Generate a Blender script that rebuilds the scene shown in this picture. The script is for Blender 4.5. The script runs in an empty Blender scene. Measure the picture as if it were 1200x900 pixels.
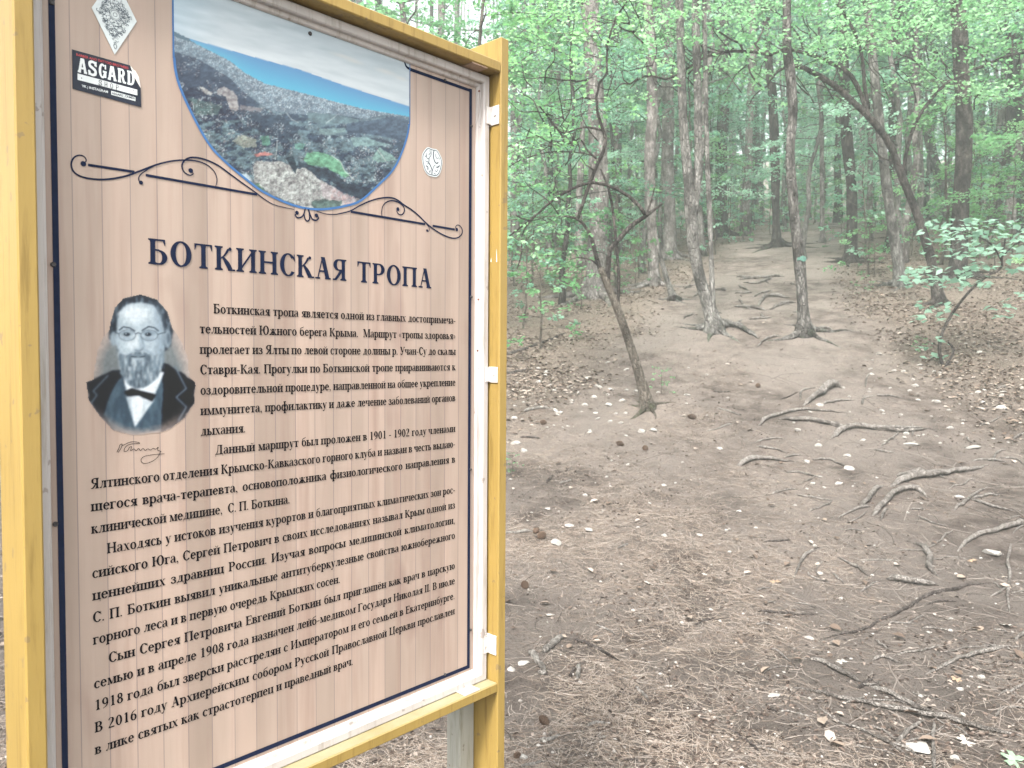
import bpy, math, random
import numpy as np
from mathutils import Vector, Matrix
rnd = random.Random(11)
rng = np.random.default_rng(7)
SC = bpy.context.scene
COL = SC.collection
R = math.radians

# ------------------------------------------------------------------ camera
F_PX, PITCH, ROLL = 887.43, 0.04022, 0.006254
EYE = np.array([0.0, 0.0, 1.6])
cam_d = bpy.data.cameras.new('camera')
cam = bpy.data.objects.new('camera', cam_d); COL.objects.link(cam)
cam_d.sensor_width = 36.0
cam_d.lens = 36.0 * F_PX / 1200.0
cam_d.clip_start = 0.05; cam_d.clip_end = 2000
cam_d.dof.use_dof = True
cam_d.dof.focus_distance = 1.75
cam_d.dof.aperture_fstop = 11
M = Matrix.Rotation(R(90) - PITCH, 4, 'X') @ Matrix.Rotation(ROLL, 4, 'Z')
cam.matrix_world = Matrix.Translation(Vector(EYE)) @ M
SC.camera = cam

# ------------------------------------------------------------------ light
SUN_EL, SUN_AZ = 50.0, 202.0        # compass style: degrees clockwise from +Y
w = bpy.data.worlds.new('World'); SC.world = w; w.use_nodes = True
nt = w.node_tree; nt.nodes.clear()
sky = nt.nodes.new('ShaderNodeTexSky'); sky.sky_type = 'NISHITA'; sky.sun_disc = False
sky.sun_elevation = R(SUN_EL); sky.sun_rotation = R(SUN_AZ)
sky.air_density = 1.0; sky.dust_density = 4.0; sky.ozone_density = 1.0
hs = nt.nodes.new('ShaderNodeHueSaturation'); hs.inputs['Saturation'].default_value = 0.30
hs.inputs['Value'].default_value = 1.0
bg = nt.nodes.new('ShaderNodeBackground'); bg.inputs['Strength'].default_value = 0.15
wo = nt.nodes.new('ShaderNodeOutputWorld')
nt.links.new(sky.outputs[0], hs.inputs['Color']); nt.links.new(hs.outputs[0], bg.inputs['Color'])
nt.links.new(bg.outputs[0], wo.inputs['Surface'])
sd = bpy.data.lights.new('sun', 'SUN'); sd.energy = 2.2; sd.angle = R(9); sd.color = (1.0, .97, .92)
so = bpy.data.objects.new('sun', sd); COL.objects.link(so)
sv = Vector((math.sin(R(SUN_AZ)) * math.cos(R(SUN_EL)), math.cos(R(SUN_AZ)) * math.cos(R(SUN_EL)), math.sin(R(SUN_EL))))
so.rotation_euler = sv.to_track_quat('Z', 'Y').to_euler()
SC.view_settings.view_transform = 'Standard'; SC.view_settings.look = 'None'
SC.view_settings.gamma = 1.0; SC.view_settings.exposure = 1.86
SC.cycles.max_bounces = 8; SC.cycles.diffuse_bounces = 4; SC.cycles.transmission_bounces = 4
SC.cycles.volume_bounces = 3; SC.cycles.transparent_max_bounces = 8
SC.cycles.use_denoising = True; SC.cycles.use_adaptive_sampling = True

# ------------------------------------------------------------------ noise + terrain height
def _h(ix, iy, s):
    n = (ix.astype(np.int64) * 374761393 + iy.astype(np.int64) * 668265263 + s * 1442695041) & 0x7fffffff
    n = ((n ^ (n >> 13)) * 1274126177) & 0x7fffffff
    n = (n ^ (n >> 16)) & 0x7fffffff
    return (n & 0xffff) / 65535.0
def vnoise(x, y, s=0):
    x = np.asarray(x, float); y = np.asarray(y, float)
    ix = np.floor(x); iy = np.floor(y); fx = x - ix; fy = y - iy
    ix = ix.astype(np.int64); iy = iy.astype(np.int64)
    fx = fx * fx * (3 - 2 * fx); fy = fy * fy * (3 - 2 * fy)
    a = _h(ix, iy, s); b = _h(ix + 1, iy, s); c = _h(ix, iy + 1, s); d = _h(ix + 1, iy + 1, s)
    return (a + (b - a) * fx) * (1 - fy) + (c + (d - c) * fx) * fy
def fbm(x, y, s=0, o=4):
    t = 0; a = .5
    for k in range(o):
        t = t + a * vnoise(x * 2 ** k, y * 2 ** k, s + k * 17); a *= .5
    return t / (1 - .5 ** o)
_ty = np.linspace(-20, 220, 2401)
_tz = np.interp(_ty, [-20, 0, 2.9, 4.6, 7, 9.5, 11.5, 15.5, 24, 40, 60, 110, 220],
                [-1.6, -.12, .014, .12, .53, 1.22, 1.93, 3.08, 5.4, 8.7, 13, 27, 60])
_k = np.hanning(15); _k /= _k.sum()
_tz = np.convolve(np.pad(_tz, 7, mode='edge'), _k, 'valid')
def sstep(a, b, x):
    t = np.clip((x - a) / (b - a), 0, 1); return t * t * (3 - 2 * t)
def path_x(y):      # centre line of the trodden path
    return np.interp(y, [0, 2.9, 4.6, 7, 9.5, 11.5, 15.5, 24, 60], [.9, 1.0, 1.55, 2.3, 2.9, 3.5, 5.0, 9.0, 26])
def path_w(y):
    return np.interp(y, [0, 3, 6, 9, 12, 16, 24], [3.2, 3.2, 2.8, 2.2, 1.7, 1.6, 1.9])
def off_path(x, y):  # 0 on the path, 1 well off it
    return sstep(.75, 1.5, np.abs(x - path_x(y)) / path_w(y) + .35 * (fbm(x * .8, y * .8, 91, 3) - .5))
def H(x, y):
    x = np.asarray(x, float); y = np.asarray(y, float)
    z = np.interp(y, _ty, _tz)
    z = z + .075 * (x - path_x(y)) * sstep(5, 13, y) * np.clip(1 - (np.abs(x) - 20) / 80, .2, 1)
    z = z + .5 * (fbm(x * .12, y * .12, 3, 3) - .5) * sstep(7, 16, y)
    z = z + .16 * (fbm(x * .7, y * .7, 5, 3) - .5) * (.35 + .65 * off_path(x, y))
    near = 1 - sstep(14, 30, np.hypot(x, y))
    z = z + near * (.05 * (fbm(x * 3.3, y * 3.3, 8, 3) - .5) + .026 * (fbm(x * 12, y * 12, 21, 4) - .5))
    return z
def pix_ray(px, py):
    X = px - 600.0; Y = py - 450.0
    c, s = math.cos(ROLL), math.sin(ROLL)
    x = X * c + Y * s; y = -X * s + Y * c
    d = np.array([x, F_PX * math.cos(PITCH) - y * math.sin(PITCH), -F_PX * math.sin(PITCH) - y * math.cos(PITCH)])
    return d
def at(px, py, dist):     # a point seen in direction (px, py), `dist` metres ahead
    d = pix_ray(px, py); return EYE + d * (dist / d[1])
_ts = np.geomspace(1.2, 120, 900)
def on_ground(px, py):
    d = pix_ray(px, py); d = d / d[1]
    P = EYE[None] + d[None] * _ts[:, None]
    g = P[:, 2] - H(P[:, 0], P[:, 1])
    k = np.argmax(g < 0)
    if g[k] >= 0: k = 500
    a, b = _ts[k - 1], _ts[k]
    for _ in range(18):
        m = (a + b) / 2; q = EYE + d * m
        if q[2] - float(H(q[0], q[1])) > 0: a = m
        else: b = m
    q = EYE + d * a
    return np.array([q[0], q[1], float(H(q[0], q[1]))])

# ------------------------------------------------------------------ mesh + object helpers
def link(name, mesh, parent=None):
    o = bpy.data.objects.new(name, mesh); COL.objects.link(o)
    if parent is not None: o.parent = parent
    return o
def np_mesh(name, V, F, mats=(), fmat=None, smooth=True, attrs=None):
    """V (n,3), F (m,k) int array with k = 3 or 4, or a list of such arrays"""
    if not isinstance(F, (list, tuple)): F = [F]
    F = [np.asarray(f, np.int32) for f in F if len(f)]
    me = bpy.data.meshes.new(name)
    V = np.asarray(V, np.float32)
    me.vertices.add(len(V)); me.vertices.foreach_set('co', V.ravel())
    nl = sum(f.size for f in F); npoly = sum(len(f) for f in F)
    me.loops.add(nl); me.polygons.add(npoly)
    me.loops.foreach_set('vertex_index', np.concatenate([f.ravel() for f in F]))
    st = []; c = 0
    for f in F:
        st.append(np.arange(len(f)) * f.shape[1] + c); c += f.size
    me.polygons.foreach_set('loop_start', np.concatenate(st).astype(np.int32))
    if fmat is not None: me.polygons.foreach_set('material_index', np.asarray(fmat, np.int32))
    me.polygons.foreach_set('use_smooth', np.full(npoly, bool(smooth)))
    for m in mats: me.materials.append(m)
    if attrs:
        for k, (dom, typ, data) in attrs.items():
            at_ = me.attributes.new(k, typ, dom)
            at_.data.foreach_set('color' if 'COLOR' in typ else 'value', np.asarray(data, np.float32).ravel())
    me.update(calc_edges=True); me.validate()
    return me
class MB:
    """collects shapes, builds one mesh object"""
    def __init__(s): s.v = []; s.f = []; s.m = []
    def add(s, V, F, m=0):
        b = len(s.v); s.v += [tuple(map(float, p)) for p in V]
        for f in F: s.f.append([b + int(i) for i in f]); s.m.append(m)
        return s
    def box(s, a, b, m=0, bev=0.0):
        x0, y0, z0 = a; x1, y1, z1 = b
        if bev <= 0:
            V = [(x0, y0, z0), (x1, y0, z0), (x1, y1, z0), (x0, y1, z0), (x0, y0, z1), (x1, y0, z1), (x1, y1, z1), (x0, y1, z1)]
            return s.add(V, [(0, 3, 2, 1), (4, 5, 6, 7), (0, 1, 5, 4), (1, 2, 6, 5), (2, 3, 7, 6), (3, 0, 4, 7)], m)
        V = []; idx = {}
        lo = (x0, y0, z0); hi = (x1, y1, z1)
        for sx in (0, 1):
            for sy in (0, 1):
                for sz in (0, 1):
                    for ax in range(3):
                        p = []
                        for k, sgn in enumerate((sx, sy, sz)):
                            e = hi[k] if sgn else lo[k]
                            if k != ax: e += -bev if sgn else bev
                            p.append(e)
                        idx[(sx, sy, sz, ax)] = len(V); V.append(p)
        Fc = []
        for ax in range(3):
            o1, o2 = [k for k in range(3) if k != ax]
            for sg in (0, 1):
                q = []
                for a1, a2 in ((0, 0), (1, 0), (1, 1), (0, 1)):
                    c = [0, 0, 0]; c[ax] = sg; c[o1] = a1; c[o2] = a2; q.append(idx[(*c, ax)])
                Fc.append(q)
            for s1 in (0, 1):
                for s2 in (0, 1):
                    c0 = [0, 0, 0]; c0[o1] = s1; c0[o2] = s2; c1 = list(c0); c1[ax] = 1
                    Fc.append([idx[(*c0, o1)], idx[(*c1, o1)], idx[(*c1, o2)], idx[(*c0, o2)]])
        for sx in (0, 1):
            for sy in (0, 1):
                for sz in (0, 1): Fc.append([idx[(sx, sy, sz, k)] for k in range(3)])
        return s.add(V, Fc, m)
    def build(s, name, mats, parent=None, smooth=False):
        me = bpy.data.meshes.new(name); me.from_pydata(s.v, [], s.f)
        for m in (mats if isinstance(mats, (list, tuple)) else [mats]): me.materials.append(m)
        me.polygons.foreach_set('material_index', s.m)
        me.polygons.foreach_set('use_smooth', [smooth] * len(s.f)); me.validate(); me.update()
        o = link(name, me, parent)
        import bmesh as _b
        bm = _b.new(); bm.from_mesh(me); _b.ops.recalc_face_normals(bm, faces=bm.faces); bm.to_mesh(me); bm.free()
        return o
def tag(o, label=None, cat=None, group=None, kind=None):
    if label: o['label'] = label
    if cat: o['category'] = cat
    if group: o['group'] = group
    if kind: o['kind'] = kind
    return o
def empty(name, loc, rz=0.0):
    o = bpy.data.objects.new(name, None); COL.objects.link(o)
    o.location = loc; o.rotation_euler = (0, 0, rz); o.empty_display_size = .2
    return o
def smooth_path(P, n):
    """Catmull-Rom resample of points (any dimension) to n samples"""
    P = np.asarray(P, float)
    if len(P) == 2: return P[0] + (P[1] - P[0]) * np.linspace(0, 1, n)[:, None]
    L = np.concatenate([[0], np.cumsum(np.linalg.norm(np.diff(P[:, :3], axis=0), axis=1) + 1e-9)])
    Q = np.vstack([2 * P[0] - P[1], P, 2 * P[-1] - P[-2]])
    t = np.linspace(0, L[-1], n); k = np.clip(np.searchsorted(L, t, 'right') - 1, 0, len(P) - 2)
    u = ((t - L[k]) / (L[k + 1] - L[k]))[:, None]
    a, b, c, d = Q[k], Q[k + 1], Q[k + 2], Q[k + 3]
    return .5 * ((2 * b) + (c - a) * u + (2 * a - 5 * b + 4 * c - d) * u ** 2 + (3 * b - a - 3 * c + d) * u ** 3)
def tube(P, rad, seg=8, lump=0.0, seed=0, cap=True, flat=1.0):
    """returns V, quads for a tube along P with radii rad; lump = relative bark lumpiness"""
    P = np.asarray(P, float); n = len(P)
    T = np.gradient(P, axis=0); T /= (np.linalg.norm(T, axis=1)[:, None] + 1e-9)
    up = np.array([0, 0, 1.]) if abs(T[0][2]) < .9 else np.array([0, 1., 0])
    N_ = np.zeros_like(P); N_[0] = np.cross(up, T[0]); N_[0] /= np.linalg.norm(N_[0])
    for i in range(1, n):
        v = N_[i - 1] - T[i] * (N_[i - 1] @ T[i]); N_[i] = v / (np.linalg.norm(v) + 1e-9)
    B_ = np.cross(T, N_)
    a = np.linspace(0, 2 * np.pi, seg, endpoint=False)
    rr = np.asarray(rad, float)[:, None] * np.ones(seg)[None]
    if lump > 0:
        arc = np.concatenate([[0], np.cumsum(np.linalg.norm(np.diff(P, axis=0), axis=1))])
        r0 = max(float(np.mean(rad)), 1e-3)
        g = vnoise(np.cos(a)[None] * 1.6 + arc[:, None] / (r0 * 5) + 40, np.sin(a)[None] * 1.6 + 9 + arc[:, None] / (r0 * 9), seed)
        g2 = vnoise(np.cos(a)[None] * 4 + arc[:, None] / (r0 * 1.6) + 80, np.sin(a)[None] * 4 + 30, seed + 5)
        rr = rr * (1 + lump * (g - .5) * 1.6 + lump * .6 * (g2 - .5))
    V = P[:, None] + rr[..., None] * (np.cos(a)[None, :, None] * N_[:, None] + flat * np.sin(a)[None, :, None] * B_[:, None])
    V = V.reshape(-1, 3)
    i = np.arange(n - 1)[:, None] * seg; j = np.arange(seg)[None]; j2 = (j + 1) % seg
    F = np.stack([i + j, i + j2, i + seg + j2, i + seg + j], -1).reshape(-1, 4)
    if cap:
        k = len(V); V = np.vstack([V, P[0], P[-1]])
        js = np.arange(seg)
        c0 = np.stack([np.full(seg, k), (js + 1) % seg, js], 1)
        e = (n - 1) * seg
        c1 = np.stack([np.full(seg, k + 1), e + js, e + (js + 1) % seg], 1)
        return V, F, np.vstack([c0, c1])
    return V, F, np.zeros((0, 3), int)
def join(parts):
    V = []; Q = []; T = []; b = 0
    for v, q, t in parts:
        V.append(v); Q.append(q + b); T.append(t + b); b += len(v)
    return np.vstack(V), [np.vstack(Q), np.vstack(T)]
def tube_obj(name, parts, mat, parent=None, smooth=True):
    V, F = join(parts)
    return link(name, np_mesh(name, V, F, [mat], None, smooth), parent)

# ------------------------------------------------------------------ material helpers
def srgb(r, g, b):
    f = lambda c: ((c / 255 + .055) / 1.055) ** 2.4 if c / 255 > .04045 else c / 255 / 12.92
    return (f(r), f(g), f(b), 1)
class NT:
    def __init__(s, name):
        s.m = bpy.data.materials.new(name); s.m.use_nodes = True; s.t = s.m.node_tree
        s.t.nodes.clear(); s.out = s.n('OutputMaterial')
    def n(s, typ, **kw):
        nd = s.t.nodes.new('ShaderNode' + typ)
        for k, v in kw.items():
            if k.startswith('_'): setattr(nd, k[1:], v)
            else: nd.inputs[k.replace('__', ' ')].default_value = v
        return nd
    def l(s, a, b): s.t.links.new(a, b)
    def ramp(s, fac, stops):
        r = s.n('ValToRGB'); el = r.color_ramp.elements
        while len(el) < len(stops): el.new(.5)
        for e, (p, c) in zip(el, stops): e.position = p; e.color = c if len(c) == 4 else (*c, 1)
        s.l(fac, r.inputs[0]); return r.outputs[0]
    def noise(s, vec, scale, detail=4, rough=.55, stretch=None):
        if stretch is not None:
            mp = s.n('Mapping'); mp.inputs['Scale'].default_value = stretch; s.l(vec, mp.inputs[0]); vec = mp.outputs[0]
        nn = s.n('TexNoise', Scale=scale, Detail=detail, Roughness=rough); s.l(vec, nn.inputs['Vector'])
        return nn.outputs['Fac']
    def mix(s, fac, a, b, mode='MIX'):
        m = s.n('Mix', _data_type='RGBA', _blend_type=mode)
        for v, i in ((fac, 0), (a, 6), (b, 7)):
            if hasattr(v, 'is_linked') or isinstance(v, bpy.types.NodeSocket): s.l(v, m.inputs[i])
            else: m.inputs[i].default_value = v
        return m.outputs[2]
    def math(s, op, a, b=None):
        m = s.n('Math', _operation=op)
        for v, i in ((a, 0), (b, 1)):
            if v is None: continue
            if isinstance(v, bpy.types.NodeSocket): s.l(v, m.inputs[i])
            else: m.inputs[i].default_value = v
        return m.outputs[0]
    def pbr(s, col, rough=.8, spec=.3, bump=None, bs=.3, bd=.01, metal=0.0):
        p = s.n('BsdfPrincipled'); p.inputs['Metallic'].default_value = metal
        p.inputs['Specular IOR Level'].default_value = spec
        for v, k in ((col, 'Base Color'), (rough, 'Roughness')):
            if isinstance(v, bpy.types.NodeSocket): s.l(v, p.inputs[k])
            else: p.inputs[k].default_value = v
        if bump is not None:
            b = s.n('Bump', Strength=bs, Distance=bd); s.l(bump, b.inputs['Height']); s.l(b.outputs[0], p.inputs['Normal'])
        s.l(p.outputs[0], s.out.inputs[0]); return s.m
    def obj(s): return s.n('TexCoord').outputs['Object']
    def geo(s): return s.n('NewGeometry').outputs['Position']
def m_simple(name, c, rough=.8, var=.15, scale=20, bump=.2, spec=.3, coord='obj', bd=.003):
    t = NT(name); v = t.obj() if coord == 'obj' else t.geo()
    n = t.noise(v, scale, 5)
    a = tuple(x * (1 - var) for x in c[:3]); b = tuple(min(1, x * (1 + var)) for x in c[:3])
    return t.pbr(t.ramp(n, [(.3, a), (.7, b)]), rough, spec, n, bump, bd)
def m_bark(name, c1, c2, c3, sc=1.0, moss=None, ck=.38):
    t = NT(name); v = t.obj()
    n1 = t.noise(v, 13 * sc, 6, .7, (1, 1, .3)); n2 = t.noise(v, 3.0, 5, .65, (1, 1, .6)); n3 = t.noise(v, 46 * sc, 4, .65, (1, 1, .4))
    mp = t.n('Mapping'); mp.inputs['Scale'].default_value = (1, 1, .30); dv = t.n('VectorMath', _operation='ADD'); t.l(v, dv.inputs[0])
    nz = t.n('TexNoise', Scale=7 * sc, Detail=3); t.l(v, nz.inputs['Vector']); sv_ = t.n('VectorMath', _operation='SCALE'); t.l(nz.outputs['Color'], sv_.inputs[0]); sv_.inputs['Scale'].default_value = .07; t.l(sv_.outputs[0], dv.inputs[1])
    t.l(dv.outputs[0], mp.inputs[0]); vo = t.n('TexVoronoi', _feature='DISTANCE_TO_EDGE', Scale=30 * sc); t.l(mp.outputs[0], vo.inputs['Vector'])
    crack = t.ramp(vo.outputs['Distance'], [(.02, (1, 1, 1)), (.16, (0, 0, 0))])
    c = t.ramp(n1, [(.30, c1), (.5, c2), (.66, c3)])
    c = t.mix(t.math('MULTIPLY', crack, ck), c, (*[x * .55 for x in c1], 1))
    c = t.mix(t.ramp(n2, [(.50, (0, 0, 0)), (.60, (.8, .8, .8))]), c, (*[x * .7 for x in c1], 1))
    if moss:
        sp = t.n('SeparateXYZ'); t.l(v, sp.inputs[0])
        mk = t.math('MULTIPLY', t.math('SUBTRACT', 1.0, t.math('DIVIDE', sp.outputs[2], .9)), t.noise(v, 6, 3))
        mk = t.ramp(mk, [(.52, (0, 0, 0)), (.72, (.45, .45, .45))]); c = t.mix(mk, c, (*moss, 1))
    h = t.math('SUBTRACT', t.math('ADD', n1, t.math('MULTIPLY', n3, .5)), t.math('MULTIPLY', crack, .6))
    return t.pbr(c, .94, .1, h, 1.0, .03)
def m_leaf(name, cols, trans=.5, sat=1.0):
    """cols: three diffuse leaf colours picked by the per-leaf attribute tint"""
    t = NT(name); a = t.n('Attribute', _attribute_name='tint').outputs['Fac']
    oi = t.n('ObjectInfo').outputs['Random']
    f = t.math('ADD', t.math('MULTIPLY', a, .75), t.math('MULTIPLY', oi, .25))
    c = t.ramp(f, [(.12, cols[0]), (.5, cols[1]), (.9, cols[2])])
    d = t.n('BsdfDiffuse'); t.l(c, d.inputs[0])
    tr = t.n('BsdfTranslucent'); b = t.n('HueSaturation', Saturation=1.1, Value=1.55); t.l(c, b.inputs['Color']); t.l(b.outputs[0], tr.inputs[0])
    ms = t.n('MixShader'); ms.inputs[0].default_value = trans; t.l(d.outputs[0], ms.inputs[1]); t.l(tr.outputs[0], ms.inputs[2])
    g = t.n('BsdfGlossy', Roughness=.38); g.inputs[0].default_value = (1, 1, 1, 1)
    m2 = t.n('MixShader'); m2.inputs[0].default_value = .045; t.l(ms.outputs[0], m2.inputs[1]); t.l(g.outputs[0], m2.inputs[2])
    t.l(m2.outputs[0], t.out.inputs[0]); return t.m
# ------------------------------------------------------------------ ground
def ground_material():
    t = NT('forest_soil'); p = t.geo()
    n1 = t.noise(p, .62, 5, .62); n2 = t.noise(p, 3.2, 8, .7); n3 = t.noise(p, 22, 10, .82); n4 = t.noise(p, 110, 6, .75)
    a = t.n('Attribute', _attribute_name='off').outputs['Fac']
    c = t.ramp(n2, [(.34, (.080, .062, .052)), (.48, (.165, .132, .112)), (.64, (.27, .222, .19))])
    c = t.mix(t.ramp(n1, [(.42, (0, 0, 0)), (.58, (.85, .85, .85))]), c, t.mix(n3, (.225, .190, .165, 1), (.315, .262, .225, 1)))
    lit = t.ramp(n3, [(.36, (.085, .062, .048)), (.5, (.19, .145, .11)), (.64, (.33, .27, .215))])
    c = t.mix(t.math('MULTIPLY', a, .75), c, lit)
    c = t.mix(t.ramp(n4, [(.36, (1, 1, 1)), (.46, (0, 0, 0))]), c, (.055, .043, .035, 1))
    c = t.mix(t.ramp(n4, [(.66, (0, 0, 0)), (.74, (1, 1, 1))]), c, (.40, .35, .31, 1))
    h = t.math('ADD', n3, t.math('MULTIPLY', n4, .6))
    hq = t.n('HueSaturation', Saturation=.92); t.l(c, hq.inputs['Color']); sy = t.n('SeparateXYZ'); t.l(p, sy.inputs[0]); mr = t.n('MapRange'); t.l(sy.outputs[1], mr.inputs[0]); mr.inputs[1].default_value = 5; mr.inputs[2].default_value = 15; mr.inputs[3].default_value = .73; mr.inputs[4].default_value = 1.08; t.l(mr.outputs[0], hq.inputs['Value'])  # brighter light upslope put into the soil colour: darker near, lighter far
    return t.pbr(hq.outputs[0], .96, .12, h, 1.0, .035)
_r = np.concatenate([np.geomspace(.35, 2.2, 26)[:-1], np.geomspace(2.2, 14, 270)[:-1], np.geomspace(14, 60, 90)[:-1], np.geomspace(60, 175, 20)])
_a = np.concatenate([np.arange(-180, -48, 3.0), np.arange(-48, 48, .2), np.arange(48, 180, 3.0)])
A_, R_ = np.meshgrid(np.radians(_a), _r)
gx = (R_ * np.sin(A_)).ravel(); gy = (R_ * np.cos(A_)).ravel()
GV = np.stack([gx, gy, H(gx, gy)], 1)
na, nr = len(_a), len(_r)
i = np.arange(nr - 1)[:, None] * na; j = np.arange(na)[None]; j2 = (j + 1) % na
GF = np.stack([i + j, i + j2, i + na + j2, i + na + j], -1).reshape(-1, 4)[:, ::-1]
GV = np.vstack([GV, [[0, 0, float(H(0., 0.))]]]); js = np.arange(na)
GT = np.stack([np.full(na, len(GV) - 1), (js + 1) % na, js], 1)[:, ::-1]
offv = np.concatenate([off_path(gx, gy) * sstep(5.0, 8.5, gy), [0]])
g_me = np_mesh('ground', GV, [GF, GT], [ground_material()], None, True, {'off': ('POINT', 'FLOAT', offv)})
tag(link('ground', g_me), 'forest floor of trodden soil rising up the wooded slope', kind='structure')

# ---- litter (uncountable): needles, dead leaves, crumbs of gravel, twiglets
def scatter(n, rmin, rmax, amin=-40, amax=38, keep=None, power=1.0):
    out = []; tot = 0
    while tot < n:
        u = rng.random(n); r = np.exp(np.log(rmin) + (np.log(rmax) - np.log(rmin)) * u ** power)
        a = np.radians(amin + (amax - amin) * rng.random(n))
        x = r * np.sin(a); y = r * np.cos(a)
        m = np.ones(n, bool) if keep is None else rng.random(n) < keep(x, y)
        out.append(np.stack([x[m], y[m]], 1)); tot += m.sum()
        if len(out) > 30: break
    return np.vstack(out)[:n]
def m_litter(name, cols, rough=.9, trans=False):
    t = NT(name); a = t.n('Attribute', _attribute_name='tint').outputs['Fac']
    k = len(cols); c = t.ramp(a, [(j / (k - 1), cols[j]) for j in range(k)])
    return t.pbr(c, rough, .2)
def ribbons(xy, length, width, lift, nseg=3, curl=.5, seed=0):
    n = len(xy); th = rng.random(n) * 2 * np.pi; L = length[0] + (length[1] - length[0]) * rng.random(n)
    k = (rng.random(n) - .5) * 2 * curl
    s = np.linspace(-.5, .5, nseg + 1)
    x = xy[:, 0:1]; y = xy[:, 1:2]; ang = th[:, None] + k[:, None] * s[None] * 2
    dx = np.cos(ang) * L[:, None] / nseg; dy = np.sin(ang) * L[:, None] / nseg
    X = x + np.cumsum(dx, 1); Y = y + np.cumsum(dy, 1)
    tilt = (rng.random(n) - .35) * lift[1]
    Z = H(X, Y) + lift[0] * (.3 + rng.random(n))[:, None] + np.abs(tilt)[:, None] * np.abs(s)[None] * L[:, None]
    Wd = (width[0] + (width[1] - width[0]) * rng.random(n))[:, None]
    nx = -np.sin(ang) * Wd / 2; ny = np.cos(ang) * Wd / 2
    ridge = Wd * .5
    V = np.stack([np.stack([X - nx, Y - ny, Z], -1), np.stack([X, Y, Z + ridge], -1), np.stack([X + nx, Y + ny, Z], -1)], 2)  # n, s, 3, 3
    V = V.reshape(n, -1, 3); m = V.shape[1]
    F = []
    for q in range(nseg):
        b = q * 3
        F += [[b, b + 1, b + 4, b + 3], [b + 1, b + 2, b + 5, b + 4]]
    F = np.array(F)[None] + (np.arange(n) * m)[:, None, None]
    return V.reshape(-1, 3), F.reshape(-1, 4), m
def litter(name, label, xy, length, width, lift, cols, nseg=3, curl=.5):
    V, F, m = ribbons(xy, length, width, lift, nseg, curl)
    tint = np.repeat(rng.random(len(xy)), m)
    o = link(name, np_mesh(name, V, F, [m_litter(name, cols)], None, True, {'tint': ('POINT', 'FLOAT', tint)}))
    return tag(o, label, kind='stuff')
nd = lambda x, y: np.clip(.30 + 2.6 * (fbm(x * 1.1, y * 1.1, 33, 4) - .42), .05, 1) * (1 - .7 * sstep(.0, 1.0, x - path_x(y)))
litter('pine_needle_litter', 'dry pine needles scattered over the near forest floor', scatter(95000, 2.2, 12.5, keep=nd, power=.9), (.05, .11), (.0010, .0018), (.002, .09),
       [(.09, .065, .05), (.18, .135, .105), (.25, .20, .16), (.31, .26, .215), (.37, .32, .275)], 2, .9)
litter('twig_litter', 'small broken twigs strewn over the soil', scatter(5200, 2.3, 17, power=.85), (.04, .20), (.002, .0042), (.002, .08),
       [(.04, .032, .028), (.09, .072, .062), (.17, .14, .12), (.26, .22, .19)], 3, .9)
# dead leaves: small cupped blades
def leaf_cards(P, size, az, tilt, roll, cup=.25, fold=True):
    n = len(P); s = size[:, None]
    base = np.array([[0, 0, 0], [.30, -.30, cup * .25], [.30, .30, cup * .25], [.68, -.24, cup * .3], [.68, .24, cup * .3], [1, 0, 0], [.32, 0, 0], [.7, 0, .02]])
    V = base[None] * size[:, None, None]
    V = V - np.array([.5, 0, 0]) * size[:, None, None]
    cr, sr = np.cos(roll)[:, None], np.sin(roll)[:, None]
    x, y, z = V[..., 0], V[..., 1], V[..., 2]
    y, z = y * cr - z * sr, y * sr + z * cr
    ct, st = np.cos(tilt)[:, None], np.sin(tilt)[:, None]
    x, z = x * ct - z * st, x * st + z * ct
    ca, sa = np.cos(az)[:, None], np.sin(az)[:, None]
    x, y = x * ca - y * sa, x * sa + y * ca
    V = np.stack([x, y, z], -1) + P[:, None]
    F = np.array([[0, 1, 6, 6], [0, 6, 2, 2], [1, 3, 7, 6], [6, 7, 4, 2], [3, 5, 7, 7], [7, 5, 4, 4]])
    Q = np.array([[1, 3, 7, 6], [6, 7, 4, 2]]); T = np.array([[0, 1, 6], [0, 6, 2], [3, 5, 7], [7, 5, 4]])
    o = (np.arange(n) * 8)[:, None, None]
    return V.reshape(-1, 3), [(Q[None] + o).reshape(-1, 4), (T[None] + o).reshape(-1, 3)]
dl = lambda x, y: np.clip(off_path(x, y) * np.clip(4 * (fbm(x * .9, y * .9, 66, 4) - .30), .12, 1.3) * (1 - .25 * sstep(11.5, 14, y) * (x < path_x(y))) * (.05 + .95 * sstep(6.5, 10, y)) + .006, 0, 1)
xy = scatter(62000, 3.2, 34, keep=dl, power=.8)
P = np.column_stack([xy, H(xy[:, 0], xy[:, 1]) + .008 + .012 * rng.random(len(xy))])
n = len(P)
V, F = leaf_cards(P, (.02 + .055 * rng.random(n)), rng.random(n) * 6.28, (rng.random(n) - .5) * .7, (rng.random(n) - .5) * .9, .5)
o = link('leaf_litter', np_mesh('leaf_litter', V, F, [m_litter('dead_leaves', [(.07, .05, .038), (.15, .11, .085), (.23, .18, .14), (.29, .24, .20), (.35, .305, .265)], .75)], None, False,
     {'tint': ('POINT', 'FLOAT', np.repeat(rng.random(n) ** 1.1, 8))}))
tag(o, 'dry brown leaves covering the banks beside the path', kind='stuff')
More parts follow.
